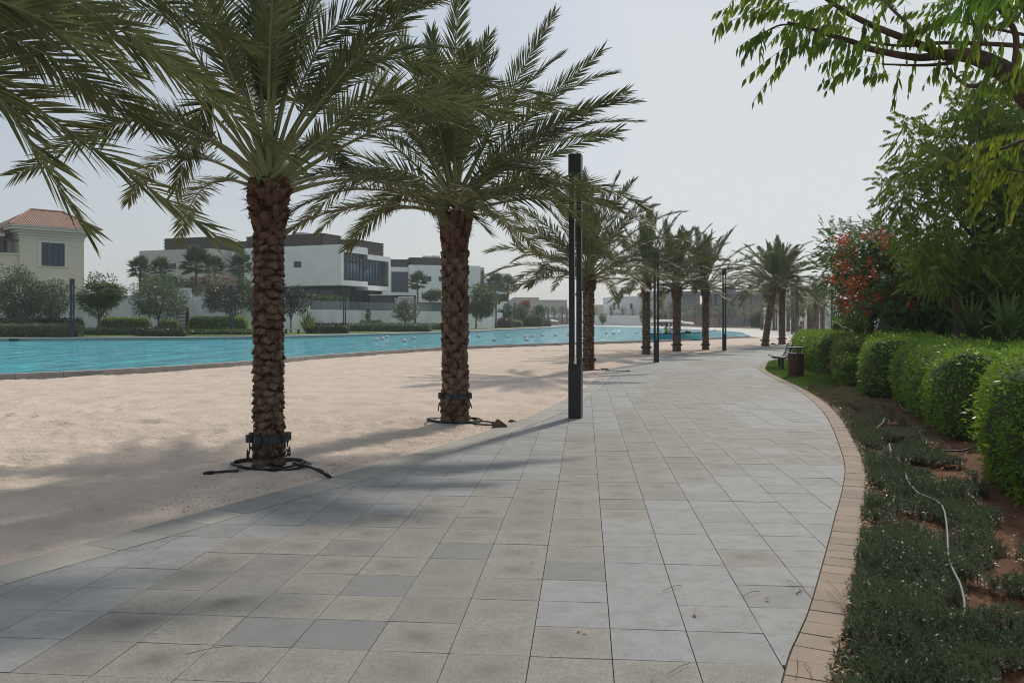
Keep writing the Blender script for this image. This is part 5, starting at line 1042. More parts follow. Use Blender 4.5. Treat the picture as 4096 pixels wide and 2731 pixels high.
# beige villa
def villa_beige():
    A=(XD(78,85),85); fr=Fr(A,(.702,.712)); W_=fr.hit(336); r=thing('tiled_roof_villa','beige two-storey villa with clay tile roof at the left edge','villa',(A[0],A[1],0)); off=(A[0],A[1],0)
    def B(m,n,mt,par=r,**k): 
        for i in range(len(m.v)): pass
        return m.build(n,M[mt],par,off=off,**k)
    zc=10.75; m=MB(); m.box(0,W_,0,9,0,zc,fr); m.box(-6,-.02,2.6,9,0,zc-.6,fr); B(m,'wall','cream')
    m=MB(); m.box(-7,-.02,.2,2.6,0,8.35,fr); B(m,'balcony','cream'); m=MB(); m.box(-7.1,0.0,.1,2.65,8.36,8.5,fr); B(m,'balcony_cap','trim')
    m=MB()
    for e,z0,z1 in ((.06,zc-.55,zc-.42),(.16,zc-.30,zc-.05),(.45,zc-.045,zc+.2),(.95,zc+.21,zc+.48),(1.15,zc+.485,zc+.62)): m.box(-e,W_+e,-e,9+e,z0,z1,fr)
    B(m,'cornice','trim')
    m=MB(); m.box(-.02,W_+.02,-.02,8,6.35,6.43,fr); B(m,'string_course','cream')
    def roof(a0,a1,b0,b1,z0,z1,ra0,ra1,rb,name='roof'):
        q=[fr.p(a0,b0,z0),fr.p(a1,b0,z0),fr.p(a1,b1,z0),fr.p(a0,b1,z0),fr.p(ra0,rb,z1),fr.p(ra1,rb,z1)]; me=bpy.data.meshes.new(name); fs=[(0,1,5,4),(1,2,5),(2,3,4,5),(3,0,4)]
        me.from_pydata([(x-off[0],y-off[1],z) for x,y,z in q],[],fs+[(3,2,1,0)]); uv=me.uv_layers.new(name='UVMap'); L=[(a0,b0),(a1,b0),(a1,b1),(a0,b1),(ra0,rb),(ra1,rb)]
        for p in me.polygons:
            for li in p.loop_indices:
                vi=me.loops[li].vertex_index; a,b=L[vi]
                uv.data[li].uv={0:(a,(b-b0)*1.25),1:(b,(a1-a)*1.4),2:(a,(b1-b)*1.25),3:(b,(a-a0)*1.4)}.get(p.index,(a,b))
        return link(me,name,M['rooftile'],r)
    rf=roof(-1.2,W_+1.45,-1.2,10,zc+.63,13.55,2.0,W_-1.0,3.6); 
    m=MB(); 
    for p,q in (((-1.2,-1.2,zc+.66),(2.0,3.6,13.58)),((W_+1.45,-1.2,zc+.66),(W_-1,3.6,13.58)),((2.0,3.6,13.58),(W_-1,3.6,13.58))): m.tube([fr.p(*p),fr.p(*q)],.11,6)
    m.build('ridge_tiles',M['rooftile'],rf,off=off)
    roof(-9,-.0,1.2,10,zc-.2,12.4,-8,-2.4,5.0,'side_roof')
    m=MB(); m.box(-9,-1.1,.9,1.2,zc-.5,zc-.2,fr); B(m,'side_eaves','trim')
    a0=fr.hit(165); a1=fr.hit(258); z0=ZD(1062,87.5); z1=ZD(973,87.5)
    m=MB(); m.box(a0-.32,a0,-.07,0,z0-.1,z1+.25,fr); m.box(a1,a1+.32,-.07,0,z0-.1,z1+.25,fr); m.box(a0-.0,a1+.0,-.069,0,z1,z1+.25,fr); m.box(a0-.36,a1+.36,-.14,0,z0-.2,z0-.1,fr); m.box(a0-.36,a1+.36,-.14,0,z1+.251,z1+.33,fr); B(m,'window_surround','trim')
    g=pane_window(fr,(a0,a1),(0,-1),z0-.1,z1,r,'u',rows=4,cols=4)
    for o in [g]+list(g.children): 
        o.data.transform(Matrix.Translation((-off[0],-off[1],0)))
    m=MB(); 
    for k in range(8): m.box(-6.5+k*.8,-6.4+k*.8,.2,2.5,9.95,10.1,fr)
    m.box(-7,-.02,.3,.45,9.78,9.95,fr); m.box(-1.6,-1.4,.3,.5,8.5,9.78,fr); B(m,'pergola','louvre')
    g=pane_window(fr,(-1.9,-.5),(2.6,-1),8.4,9.9,r,'u'); 
    for o in [g]+list(g.children): o.data.transform(Matrix.Translation((-off[0],-off[1],0)))
villa_beige()
def white_villa():
    C=(XD(1365,115),115); u=(.39,.92); fr=Fr(C,u); r=thing('white_cube_villa','white modern villa with cantilevered cube, slatted corner windows and brown roof louvres','villa')
    zb=6.5; zt=12.2; t=.35; L1=fr.hit(1471); L2=fr.hit(1563)
    m=MB(); D=.9    # main cube, its right face open as a deep frame
    m.box(D,L1,0.,17.0,zb,zt,fr); m.box(0,D,L1 and .0,.0,zb,zt,fr)
    m.v=[];m.f=[];m.a=[];m.m=[]
    # frame 1 (face along u at v=0 looks right-forward); the building extends to +v
    m.box(0,L1,D,17,zb,zt,fr)
    m.box(0,t*1.6,0,D-.003,zb,zt,fr); m.box(t*1.6+.002,L1,0,D-.003,zb,zb+.75,fr); m.box(t*1.6+.002,L1,0,D-.003,zt-1.0,zt,fr)
    zb2=6.05; zt2=11.3; m.box(L1+.003,L2,D+.002,14,zb2,zt2,fr); m.box(L2-.6,L2,.01,D,zb2,zt2,fr); m.box(L1+.003,L2-.602,.01,D,zb2,zb2+.7,fr); m.box(L1+.003,L2-.602,.01,D,zt2-.75,zt2,fr)
    m.build('wall',M['stucco'],r)
    # recessed glazing and slats on the right face
    for a0,a1,z0,z1,q in ((t*1.6+.01,L1-.02,zb+.76,zt-1.01,0),(L1+.05,L2-.62,zb2+.71,zt2-.76,1)):
        m=MB(); m.box(a0,a1,D-.08,D-.03,z0,z1,fr); g=m.build('window',M['curtain'],r)
        m=MB(); n=7
        for k in range(n+1): a=a0+(a1-a0-.08)*k/n; m.box(a,a+.08,D-.16,D-.085,z0,z1,fr)
        for z in (z0,z0+(z1-z0)*.68,z1-.1): m.box(a0,a1,D-.155,D-.09,z,z+.1,fr)
        m.build('window_frame',M['frame'],g)
        m=MB(); z=z0+.06
        while z<z1-.05:
            f=(z-z0)/(z1-z0)
            if f<.33 or f>.66: m.box(a0+.01,a1-.01,.05,.28,z,z+.05,fr)
            elif q==1: m.box(a1-(a1-a0)*.36,a1-.01,.05,.28,z,z+.05,fr)
            else: m.box(a0+.01,a0+(a1-a0)*.3,.05,.28,z,z+.05,fr); m.box(a1-(a1-a0)*.12,a1-.01,.05,.28,z,z+.05,fr)
            z+=.205
        m.build('slats',M['louvre'],g)
    louvre(fr,.3,4.8,3.2,17,zt+.003,13.95,r); louvre(fr,4.95,12.8,1.0,12,11.31,13.35,r)
    m=MB(); m.box(2,8,8,10,13.96,14.4,fr); m.build('roof_unit',M['stone'],r)
    # small window in the left face (faces the viewer, along v at u=0)
    b0=fr.hit(1205,'v'); b1=fr.hit(1177,'v'); pane_window(fr,(b0,b1),(0,-1),ZD(1066,116),ZD(1042,116),r,'v',rows=1,cols=1)
    # ground floor
    m=MB(); m.box(2.2,12.5,2.0,17,1.5,zb-.003,fr); m.build('ground_floor_wall',M['cladding'],r)
    for a0,a1 in ((3.1,5.6),(6.0,8.6)):
        pane_window(fr,(a0,a1),(2.0,-1),3.0,zb-.3,r,'u',rows=2,cols=3)
    for b0,b1 in ((2.6,5.2),(5.6,9.4),(10.5,15)): pane_window(fr,(b0,b1),(2.2,-1),3.0,zb-.5,r,'v',rows=2,cols=3)
    for q in ((8.8,9.6,.9,1.99,1.5,6.04),(11.4,12.2,.9,1.99,1.5,6.04),(3,3.5,1.0,1.5,1.5,6.49)): m=MB(); m.box(*q,fr); m.build('column',M['cladding'],r)
    # link block with blue window, then the left block
    lb0=17.01; m=MB(); m.box(2.5,11,lb0,25,1.5,6.4,fr); m.box(4.5,11,lb0,25,6.41,10.6,fr); m.box(1.8,11,lb0,25,10.61,11.6,fr); m.build('link_wall',M['stucco'],r)
    pane_window(fr,(17.6,23.5),(4.5,-1),6.5,10.5,r,'v',rows=1,cols=4)
    louvre(fr,2.0,8,lb0+.05,23.5,11.61,13.4,r)
    C2=(XD(835,119),119); f2=Fr(C2,(.36,.933)); La=f2.hit(952); Lb=f2.hit(557,'v'); zt=ZD(993,119)
    m=MB(); m.box(0,La,0,Lb,1.5,zt,f2); m.build('left_block',M['stone'],r)
    m=MB(); f3=Fr(C2,(.36,.933)); 
    m.box(-.03,0,0.0,Lb,zt-1.0,zt-.97,f2); m.box(-.03,0,0,Lb*.86,zt-3.0,zt-2.97,f2); m.build('wall_joint',M['farbeige'],r)
    for p0,p1 in ((636,663),(678,703)): pane_window(f2,(f2.hit(p1,'v'),f2.hit(p0,'v')),(0,-1),ZD(1075,121),ZD(1053,121),r,'v',rows=1,cols=1)
    louvre(f2,.4,La*.9,.3,f2.hit(646,'v'),zt+.003,zt+1.75,r)
white_villa()
def villa2():
    C=(XD(1637,150),150); fr=Fr(C,(.39,.92)); r=thing('white_block_villa','second white villa with dark roof louvres, partly hidden by the second palm trunk','villa')
    # face toward viewer runs along v (left) ... use a frame whose u runs right and slightly away
    f=Fr((XD(1566,150),150),(.97,.24)); a=f.hit(1636); b=f.hit(1922)
    zt1=ZD(1068,151); zt2=ZD(1061,152); m=MB(); m.box(-1,a,0.8,14,0,zt1,f); m.box(a+.003,b,0,14,0,zt2,f); m.build('wall',M['stucco'],r)
    g0=(f.hit(1567),f.hit(1634)); pane_window(f,g0,(.8,-1),ZD(1168,151),ZD(1087,151),r,'u',rows=3,cols=3)
    for p0,p1 in ((1699,1725),(1755,1780)): pane_window(f,(f.hit(p0),f.hit(p1)),(0,-1),ZD(1125,152),ZD(1106,152),r,'u',rows=1,cols=1)
    louvre(f,-1,a-.1,1.2,10,zt1+.003,ZD(1036,151),r,step=.25); louvre(f,a+.2,f.hit(1800),1.,10,zt2+.003,ZD(1029,152),r,step=.25)
    m=MB(); m.box(f.hit(1700),f.hit(1725),2,4,ZD(1029,152)+.01,ZD(1021,152),f); m.box(f.hit(1732),f.hit(1766),2,4,ZD(1029,152)+.01,ZD(1020,152),f); m.build('roof_unit',M['stone'],r)
    # slatted corner on the right flank
    e=f.hit(1940); m=MB(); m.box(b+.003,e,.6,9,0,ZD(1070,155),f); m.build('side_wall',M['stone'],r); m=MB(); z=ZD(1150,155)
    while z<ZD(1082,155): m.box(b+.1,e-.05,.4,.595,z,z+.12,f); z+=.3
    m.build('slats',M['louvre'],r)
villa2()
def simple_building(label,x0,x1,ytop,d,mt,wins=(),depth=12,z0=0.,steps=(),ang=(1,.05),name='flat_roof_house',glass='glass'):
    f=Fr((XD(x0,d),d),ang); a=f.hit(x1); r=thing(name,label,'house',(0,0,0)); m=MB(); zt=ZD(ytop,d); m.box(0,a,0,depth,z0,zt,f); m.box(-.12,a+.12,-.12,depth+.1,zt+.002,zt+.25,f)
    for (p0,p1,yt) in steps: q0,q1=f.hit(p0),f.hit(p1); m.box(q0,q1,.3,depth-.5,zt+.26,ZD(yt,d),f)
    m.build('wall',M[mt],r)
    for (p0,p1,y0,y1) in wins: pane_window(f,(f.hit(p0),f.hit(p1)),(0,-1),ZD(y1,d),ZD(y0,d),r,'u',rows=1,cols=1,glass=glass)
    return r
simple_building('pale grey house right of the second white villa, behind fan palms',1939,2036,1098,190,'stucco',[(1960,2020,1130,1165),(1950,2030,1175,1205)],steps=[(1955,1990,1095)])
simple_building('long low beige house behind the far lamp posts',2031,2268,1202,300,'farbeige',[(2155,2165,1228,1250),(2178,2188,1226,1248),(2205,2212,1226,1246),(2235,2243,1228,1246)],depth=25,steps=[(2056,2156,1189)])
simple_building('beige far wall and house left of the white stepped house',2378,2446,1222,290,'farbeige',depth=10)
simple_building('white stepped far house behind the hazy palms',2443,2570,1190,270,'stucco',[(2452,2461,1210,1240),(2470,2478,1214,1236),(2520,2530,1214,1236)],depth=16,steps=[(2462,2566,1184)])
simple_building('grey far building with slightly curved roof between the lamp post and stout palm',2600,2745,1168,255,'stone',[(2625,2635,1190,1210),(2700,2715,1195,1215)],depth=20)
def unfinished():
    d=240; f=Fr((XD(2743,d),d),(1,.0)); W_=f.hit(3120); r=thing('unfinished_building','unfinished dark concrete building frame with open storeys above the far palms','building'); z=lambda y:ZD(y,d)
    m=MB(); m.box(-1,W_,-1,16,z(1177),z(1165),f); m.box(-.5,W_,0,15,z(1232),z(1226),f); m.build('floor_slab',M['rawconc'],r)
    m=MB(); m.box(0,f.hit(2800),.2,14,0,z(1178),f); m.box(f.hit(2870),f.hit(2900),.2,14,0,z(1178),f); m.box(f.hit(2915),f.hit(2962),.2,14,0,z(1178),f); m.box(f.hit(2980),f.hit(3002),.2,14,0,z(1178),f); m.box(f.hit(3025),W_,.2,14,0,z(1178),f); m.box(0,W_,14.2,14.6,0,z(1215),f); m.build('wall',M['rawconc'],r)
    for p in (2815,2830,2850,2908,2970,3008,3015):
        m=MB(); a=f.hit(p); m.box(a,a+.45,.3,.8,0,z(1178),f); m.build('column',M['rawconc'],r)
    m=MB(); m.box(f.hit(2922),f.hit(2950),2,8,z(1164.9),z(1142),f); m.build('stair_tower',M['rawconc'],r)
    m=MB(); rng=random.Random(4)
    for p in range(2960,3110,9): a=f.hit(p+rng.uniform(-3,3)); m.tube([f.p(a,1,z(1165)),f.p(a,1,z(1165-rng.uniform(4,12)))],.09,5)
    m.tube([f.p(f.hit(2955),1,z(1157)),f.p(f.hit(2985),1,z(1153))],.15,5); m.box(f.hit(2990),f.hit(3050),.5,.8,z(1164.9),z(1161),f); m.build('scaffold_poles',M['rawconc'],r)
unfinished()
def wall(label,pts,ztop,m='wall',t=.3,name='garden_wall',z0=0,cat='wall',cap=False):
    mb=MB(); n=len(pts)
    for k in range(n-1):
        a,b=pts[k],pts[k+1]; fr=Fr(a,(b[0]-a[0],b[1]-a[1])); L=math.hypot(b[0]-a[0],b[1]-a[1]); z=ztop if not hasattr(ztop,'__len__') else ztop[k]; mb.box(0 if k==0 else .004,L,0,t,z0,z,fr)
    o=mb.build(name,M[m]); return tag(o,label,cat)
W=lambda px,d:(XD(px,d),d)
wall('long white garden wall behind the olive trees at the left',[W(-200,79),W(712,84)],ZD(1182,82))
wall('tall white pier of the garden wall beside the slatted gate',[W(712,84.6),W(765,85)],ZD(1152,85))
wall('white garden wall with a stepped top right of the slatted gate',[W(765,85.4),W(1010,88),W(1240,96)],ZD(1188,86))
wall('long streaked white wall below the glass balustrade',[W(1228,96.5),W(1380,101),W(1580,110),W(1800,122),W(2010,140)],ZD(1241,105),name='terrace_wall')
def gate():
    f=Fr(W(704,83.4),(1,.02)); a=f.hit(746); r=thing('slatted_gate','dark slatted metal gate in the white garden wall','gate'); m=MB(); z=.4
    while z<ZD(1232,84): m.box(.05,a-.1,0,.05,z,z+.07,f); z+=.14
    m.build('slats',M['ringmetal'],r); m=MB(); m.box(0,.05,-.01,.07,.35,ZD(1231,84),f); m.box(a-.1,a+.25,-.01,.07,.35,ZD(1231,84),f); m.build('gate_frame',M['black'],r)
gate()
def balustrade(label,p0,p1,z0,z1,n):
    f=Fr(p0,(p1[0]-p0[0],p1[1]-p0[1])); L=math.hypot(p1[0]-p0[0],p1[1]-p0[1]); r=thing('glass_balustrade',label,'balustrade')
    for k in range(n): m=MB(); m.box(L*k/n+.03,L*(k+1)/n-.03,.1,.13,z0,z1,f); m.build('glass_panel',M['railglass'],r)
zt=ZD(1241,105); balustrade('greenish glass balustrade on the long white wall, left part',W(1243,97),W(1580,110.3),zt+.01,zt+1.05,9); balustrade('greenish glass balustrade on the long white wall, right part',W(1582,110.4),W(1800,122.3),zt+.01,zt+1.05,6)
hedge('oleander hedge behind the glass balustrade below the white cube',[W(1225,100),W(1390,106),W(1390,108),W(1225,102)],ZD(1188,103),230,'green',z0=2.4,dens=60,ll=.3,group='hedges and beds on the far bank')
def pavilion():
    f=Fr(W(1480,118),(1,.05)); a=f.hit(1578); b=f.hit(1655); r=thing('dark_pavilion','low dark garden pavilion behind the glass balustrade','pavilion'); z0=2.6; zt=ZD(1181,118)
    m=MB(); m.box(0,a,0,6,z0,zt,f); m.build('front_wall',M['cladding'],r); m=MB(); m.box(a+.01,b,.2,6,z0,zt-.3,f); m.build('side_screen',M['stone'],r); m=MB(); m.box(-.1,b+.1,-.2,6.1,zt+.003,zt+.12,f); m.build('roof_edge',M['stucco'],r)
pavilion()
m=MB(); f=Fr(W(1655,124),(1,.05)); 
for k in range(16): m.box(k*.75,k*.75+.12,0,.1,2.6,ZD(1208,124),f)
m.box(0,12,.101,.2,2.6,ZD(1209,124),f); tag(m.build('panel_fence',M['rawconc']),'grey vertical panel fence beside the dark pavilion','fence')
# hoardings and walls at the far beach
wall('low white far wall under the white stepped house',[W(2378,228),W(2600,226)],ZD(1262,228),'stucco')
wall('painted hoarding with brown and blue panels behind the far palms',[W(2700,205),W(2860,196),W(3010,185),W(3070,180)],ZD(1271,200),'mural',name='painted_hoarding',cat='hoarding')
wall('brown far hoarding left of the nearest lamp post',[W(2170,262),W(2290,262)],ZD(1268,262),'mural',name='painted_hoarding',cat='hoarding')
wall('pale far wall behind the beige house',[W(2160,280),W(2290,280)],ZD(1252,280),'stucco')
wall('low white wall behind the palm grove and parasol',[W(3060,190),W(3160,180)],ZD(1268,185),'stucco')
simple_building('white flat-roofed house behind the right-hand lamp posts',3145,3366,1232,120,'stucco',[(3170,3200,1250,1262)],depth=16,ang=(1,-.1))
simple_building('blue-grey house glimpsed behind the red-flowered tree',3366,3640,1262,95,'stucco',depth=12,ang=(1,-.1))
balustrade('glass balustrade of the house behind the red-flowered tree',W(3358,94),W(3520,92),ZD(1262,93)+.01+.25,ZD(1236,93),8)
simple_building('white wall house glimpsed between trunks at the right',3700,4200,1235,60,'stucco',depth=10,ang=(1,-.1))
m=MB(); f=Fr(W(3275,112),(1,0)); a=f.hit(3350)
for k in range(14): m.box(a*k/14,a*k/14+.08,0,.06,0,ZD(1268,112),f)
m.box(0,a,-.01,.07,ZD(1270,112),ZD(1268,112)+.06,f); tag(m.build('metal_fence',M['black']),'thin dark metal fence in front of the white flat-roofed house','fence')

# ------------------------------------------------------------ things on and by the water
BU=[(1506,1359,8,'nearest the cube house lamp, leftmost of a trio'),(1531,1356,8,'middle of the trio right of the cube house lamp'),(1548,1349,8,'rearmost and rightmost of the trio right of the cube house lamp'),(1617,1364,8,'alone and lowest between the trio and the small olive tree'),(1656,1353,8,'just left of the right-hand wall lamp post'),(1768,1349,8,'half hidden at the left side of the second palm trunk'),(1916,1345,7,'first one right of the second palm trunk'),
(1978,1361,8,'front row, under the right-hand far lamp'),(2030,1347,7,'below the two round olive trees'),(2099,1346,7,'rear one of a close pair below the far bench'),(2103,1359,7,'front one of a close pair below the far bench'),(2131,1345,5,'small one right of the close pair'),(2169,1342,6,'third from the left of the nearest lamp post'),(2222,1341,5,'small one left of the nearest lamp post'),(2275,1339,5,'peeking out at the left edge of the nearest lamp post'),
(2373,1337,6,'just right of the third palm trunk'),(2426,1335,6,'second right of the third palm trunk'),(2454,1334,5.5,'third right of the third palm trunk'),(2546,1331,5.5,'just left of the fourth palm trunk'),(2625,1331,3.5,'tiny one behind the second lamp post'),(2731,1327,5,'just right of the stout palm trunk'),(2763,1326,4.5,'behind the outboard motor'),(2794,1326,4,'left of the slim palm trunk by the third lamp post'),(2858,1322,5,'right of the slim palm trunk, nearest the pale ramp')]
for px,py,rp,lb in BU:
    d=F*(H-.17)/(py-HY); rr=.17 if rp>4 else .11; mb=MB(); mb.lathe([(.001,-rr)]+[(rr*math.cos(t),rr*math.sin(t)) for t in np.linspace(-1.4,1.4,9)]+[(.02,rr),(.02,rr+.02),(.001,rr+.02)],n=16)
    o=mb.build('buoy',M['buoy'],smooth=True); o.location=(XD(px,d),d,.17); tag(o,'round white buoy '+lb,'buoy','white buoys floating in lines on the pool')
def skin_mesh(name,J,E,m,parent,sub=2):
    me=bpy.data.meshes.new(name); me.from_pydata([j[:3] for j in J],E,[]); o=link(me,name,m,parent); me.skin_vertices.new() if hasattr(me.skin_vertices,'new') else None
    md=o.modifiers.new('skin','SKIN'); md.use_smooth_shade=True
    if not me.skin_vertices:
        return o
    sv=me.skin_vertices[0].data
    for i,j in enumerate(J): sv[i].radius=(j[3],j[3] if len(j)<5 else j[4]); sv[i].use_root=(i==0)
    s=o.modifiers.new('sub','SUBSURF'); s.levels=s.render_levels=sub; return o
def person(label,loc,rz,J,mats,seatz=0):
    """J: joint positions. one continuous skinned body, clothing as children"""
    r=thing('person',label,'person',loc,rz)
    names=['pelvis','waist','chest','neck','head','top','lsh','lel','lwr','lha','rsh','rel','rwr','rha','lhip','lkn','lan','lto','rhip','rkn','ran','rto']
    E=[(0,1),(1,2),(2,3),(3,4),(4,5),(2,6),(6,7),(7,8),(8,9),(2,10),(10,11),(11,12),(12,13),(0,14),(14,15),(15,16),(16,17),(0,18),(18,19),(19,20),(20,21)]
    R0=dict(pelvis=.12,waist=.11,chest=.13,neck=.05,head=.095,top=.07,lsh=.055,lel=.042,lwr=.03,lha=.035,lhip=.085,lkn=.06,lan=.042,lto=.035); R0.update({'r'+k[1:]:v for k,v in list(R0.items()) if k[0]=='l' and k in names})
    P=[(*J[n],R0[n]) for n in names]; skin_mesh('body',P,E,M['skin'],r)
    def sub(nm,keys,mt,g):
        idx=[names.index(k) for k in keys]; mp={a:i for i,a in enumerate(idx)}; ee=[(mp[a],mp[b]) for a,b in E if a in mp and b in mp]; skin_mesh(nm,[(*J[k],R0[k]+g) for k in keys],ee,M[mt],r)
    sub('top',['waist','pelvis','chest','lsh','lel','rsh','rel'],mats[0],.016); sub('trousers',['pelvis','lhip','lkn','lan','rhip','rkn','ran'],mats[1],.014)
    h=np.array(J['head']); t=np.array(J['top']); mb=MB(); mb.lathe([(.001,-.02),(.085,-.01),(.105,.04),(.09,.09),(.05,.125),(.001,.13)],(h[0]+.015*0,h[1]+.02,h[2]),12); o=mb.build('hair',M['hair'],r,smooth=True)
    for s in (-1,1):
        mb=MB(); mb.lathe([(.001,-.012),(.012,0),(.001,.012)],(h[0]+s*.035,h[1]-.092,h[2]+.02),8); mb.build('eye',M['hair'],r)
    mb=MB(); mb.tube([(h[0],h[1]-.085,h[2]+.015),(h[0],h[1]-.118,h[2]-.025)],[.012,.017],6); mb.build('nose',M['skin'],r,smooth=True)
    for wr,hd in (('lwr','lha'),('rwr','rha')):
        a=np.array(J[wr]);b=np.array(J[hd]); d=nrm(b-a); sd=nrm(np.cross(d,[.1,.2,1.])); mb=MB()
        for k in range(4): mb.tube([b+sd*(k-1.5)*.018,b+sd*(k-1.5)*.021+d*(.06+.012*(k in (1,2))),b+sd*(k-1.5)*.02+d*.085+np.array([0,0,-.03])],[.010,.009,.007],5)
        mb.tube([a*.4+b*.6+sd*.03,b+sd*.055+d*.03],[.011,.008],5); mb.build('hand',M['skin'],r,smooth=True)
    return r
def boat():
    d=66.; x0,x1=XD(2585,d),XD(2812,d); L=x1-x0; zw=.10; r=thing('motor_boat','small white and turquoise motor boat with long cream canopy behind the palm trunks','boat',(x0,d,zw)); mb=MB(); n=14; V=[]
    prof=lambda t:(.95*(1-max(0,(t-.55)/.45)**2.2)+.03)
    for k in range(n+1):
        t=k/n; w_=prof(t); x=t*L; sh=.42+.10*t*t
        V+=[(x,-w_,sh),(x,-w_*.82,.02),(x,-w_*.25,-.18),(x,w_*.25,-.18),(x,w_*.82,.02),(x,w_,sh),(x,w_-.09,sh),(x,w_*.7,.12),(x,-w_*.7,.12),(x,-w_+.09*min(1,w_),sh)]
    fs=[(k*10+j,k*10+(j+1)%10,(k+1)*10+(j+1)%10,(k+1)*10+j) for k in range(n) for j in range(10)]+[tuple(range(9,-1,-1)),tuple(n*10+j for j in range(10))]
    mb.add(V,fs); mb.build('hull',M['cyan'],r); mb=MB()
    for s in (-1,1): mb.tube([(k/n*L,s*prof(k/n),.44+.10*(k/n)**2) for k in range(n+1)],.035,6)
    mb.build('gunwale',M['navy'],r)
    cx=XD(2688,d)-x0; mb=MB(); mb.box(cx-.15,cx+.35,-.4,.4,.12,.75); mb.box(cx+.0,cx+.3,-.36,.36,.75,.9); mb.build('console',M['white'],r,bevel=.04)
    mb=MB(); mb.box(cx-1.05,cx-.5,-.45,.45,.12,.42); mb.box(cx-1.1,cx-.98,-.45,.45,.42,.72); mb.build('seat',M['white'],r,bevel=.04)
    mb=MB(); c=(cx-.2,-.02,.95); mb.tube([(c[0]-.05*math.sin(t),c[1]+.17*math.cos(t),c[2]+.16*math.sin(t)) for t in np.linspace(0,6.283,17)],.018,6); mb.tube([c,(c[0]+.3,c[1],c[2]-.15)],.02,6); mb.build('steering_wheel',M['black'],r)
    zc=ZD(1296,d)-zw; a0,a1=XD(2603,d)-x0-.3,XD(2768,d)-x0; mb=MB(); V=[]
    for k in range(13):
        t=k/12; x=a0+(a1-a0)*t; z=zc+.13*math.sin(math.pi*min(t*1.1,1))*1.2+.10*(1-t)
        V+=[(x,-.95,z),(x,-.6,z+.12),(x,0,z+.17),(x,.6,z+.12),(x,.95,z),(x,.95,z-.05),(x,0,z+.12),(x,-.95,z-.05)]
    mb.add(V,[(k*8+j,k*8+(j+1)%8,(k+1)*8+(j+1)%8,(k+1)*8+j) for k in range(12) for j in range(8)]+[tuple(range(7,-1,-1)),tuple(96+j for j in range(8))]); mb.build('canopy',M['canvas'],r)
    for px,qx in ((2604,2612),(2668,2664),(2760,2750)):
        for s in (-.85,.85): mb=MB(); mb.tube([(XD(px,d)-x0+(.0),s,.42),(XD(qx,d)-x0,s,zc+.02)],.02,6); mb.build('canopy_pole',M['white'],r)
    mx_=XD(2753,d)-x0; mb=MB(); mb.box(mx_-.28,mx_+.28,-.18,.18,.35,.68); mb.build('outboard_motor',M['black'],r,bevel=.08)
    sx=XD(2668,d)-x0; S_=.42-.0
    J=dict(pelvis=(0,0,S_+.10),waist=(.02,0,S_+.28),chest=(.08,0,S_+.46),neck=(.13,0,S_+.60),head=(.17,0,S_+.72),top=(.2,0,S_+.80),lsh=(.08,.19,S_+.50),lel=(.18,.24,S_+.26),lwr=(.40,.16,S_+.30),lha=(.47,.14,S_+.32),rsh=(.08,-.19,S_+.50),rel=(.18,-.24,S_+.26),rwr=(.40,-.16,S_+.30),rha=(.47,-.14,S_+.32),
        lhip=(.08,.10,S_+.08),lkn=(.45,.12,S_+.10),lan=(.48,.12,.19),lto=(.62,.12,.16),rhip=(.08,-.10,S_+.08),rkn=(.45,-.12,S_+.10),ran=(.48,-.12,.19),rto=(.62,-.12,.16))
    person('person in a yellow-green hi-vis vest sitting in the boat, head bent down',(x0+sx-.15,d,zw-.02),0,J,('hivis','trousers'))
boat()
def standing():
    d=104.; x=XD(3199,d); z=-.14; s=.93
    J=dict(pelvis=(0,0,.92),waist=(0,-.02,1.08),chest=(-.02,-.08,1.28),neck=(-.02,-.12,1.42),head=(-.02,-.17,1.54),top=(-.02,-.18,1.62),lsh=(.17,-.08,1.33),lel=(.24,-.14,1.08),lwr=(.30,-.38,1.02),lha=(.32,-.45,1.02),rsh=(-.19,-.08,1.33),rel=(-.24,-.06,1.05),rwr=(-.23,-.14,.84),rha=(-.23,-.16,.77),lhip=(.09,0,.88),lkn=(.11,-.08,.48),lan=(.10,-.02,.08),lto=(.12,-.17,.04),rhip=(-.09,0,.88),rkn=(-.10,.02,.48),ran=(-.11,.12,.08),rto=(-.12,-.02,.04))
    J={k:tuple(q*s for q in v) for k,v in J.items()}; person('person in yellow top and red trousers standing under the cream parasol',(x,d,z),R(60),J,('yellowcloth','redcloth'))
standing()
def parasol(label,px,py_top,py_edge,d,rad,tilt,zf,lean,seed=0):
    c=(XD(px,d),d,zf); zt=ZD(py_top,d)-zf; ze=zt-(py_edge-py_top)*d/F; r=thing('parasol',label,'parasol',c,0.); mb=MB(); n=8; V=[(0,0,zt)]
    for k in range(n):
        t=2*math.pi*k/n+.2; V.append((rad*math.cos(t),rad*math.sin(t),zt-.42*rad/1.4-math.cos(t)*tilt*-1))
    for k in range(n):
        t=2*math.pi*k/n+.2; V.append((rad*math.cos(t),rad*math.sin(t),zt-.42*rad/1.4-.12-math.cos(t)*tilt*-1))
    mb.add(V,[(0,1+k,1+(k+1)%n) for k in range(n)]+[(1+k,1+n+k,1+n+(k+1)%n,1+(k+1)%n) for k in range(n)]); mb.build('canopy',M['canvas'],r)
    for k in range(n): mb=MB(); mb.tube([(0,0,zt-.06),tuple(np.array(V[1+k])*.98-np.array([0,0,.02]))],.012,4); mb.build('rib',M['wood'],r)
    mb=MB(); mb.tube([(lean,0,-.02),(0,0,zt+.08)],.035,8); mb.build('pole',M['white'],r); mb=MB(); mb.lathe([(.01,0),(.28,0),(.26,.08),(.01,.1)],(lean,0,0),14); mb.build('base',M['rawconc'],r); return r
parasol('open cream parasol on the beach by the palm grove, its canopy tilted',3203,1266,1290,106,1.45,.18,-.15,.35)
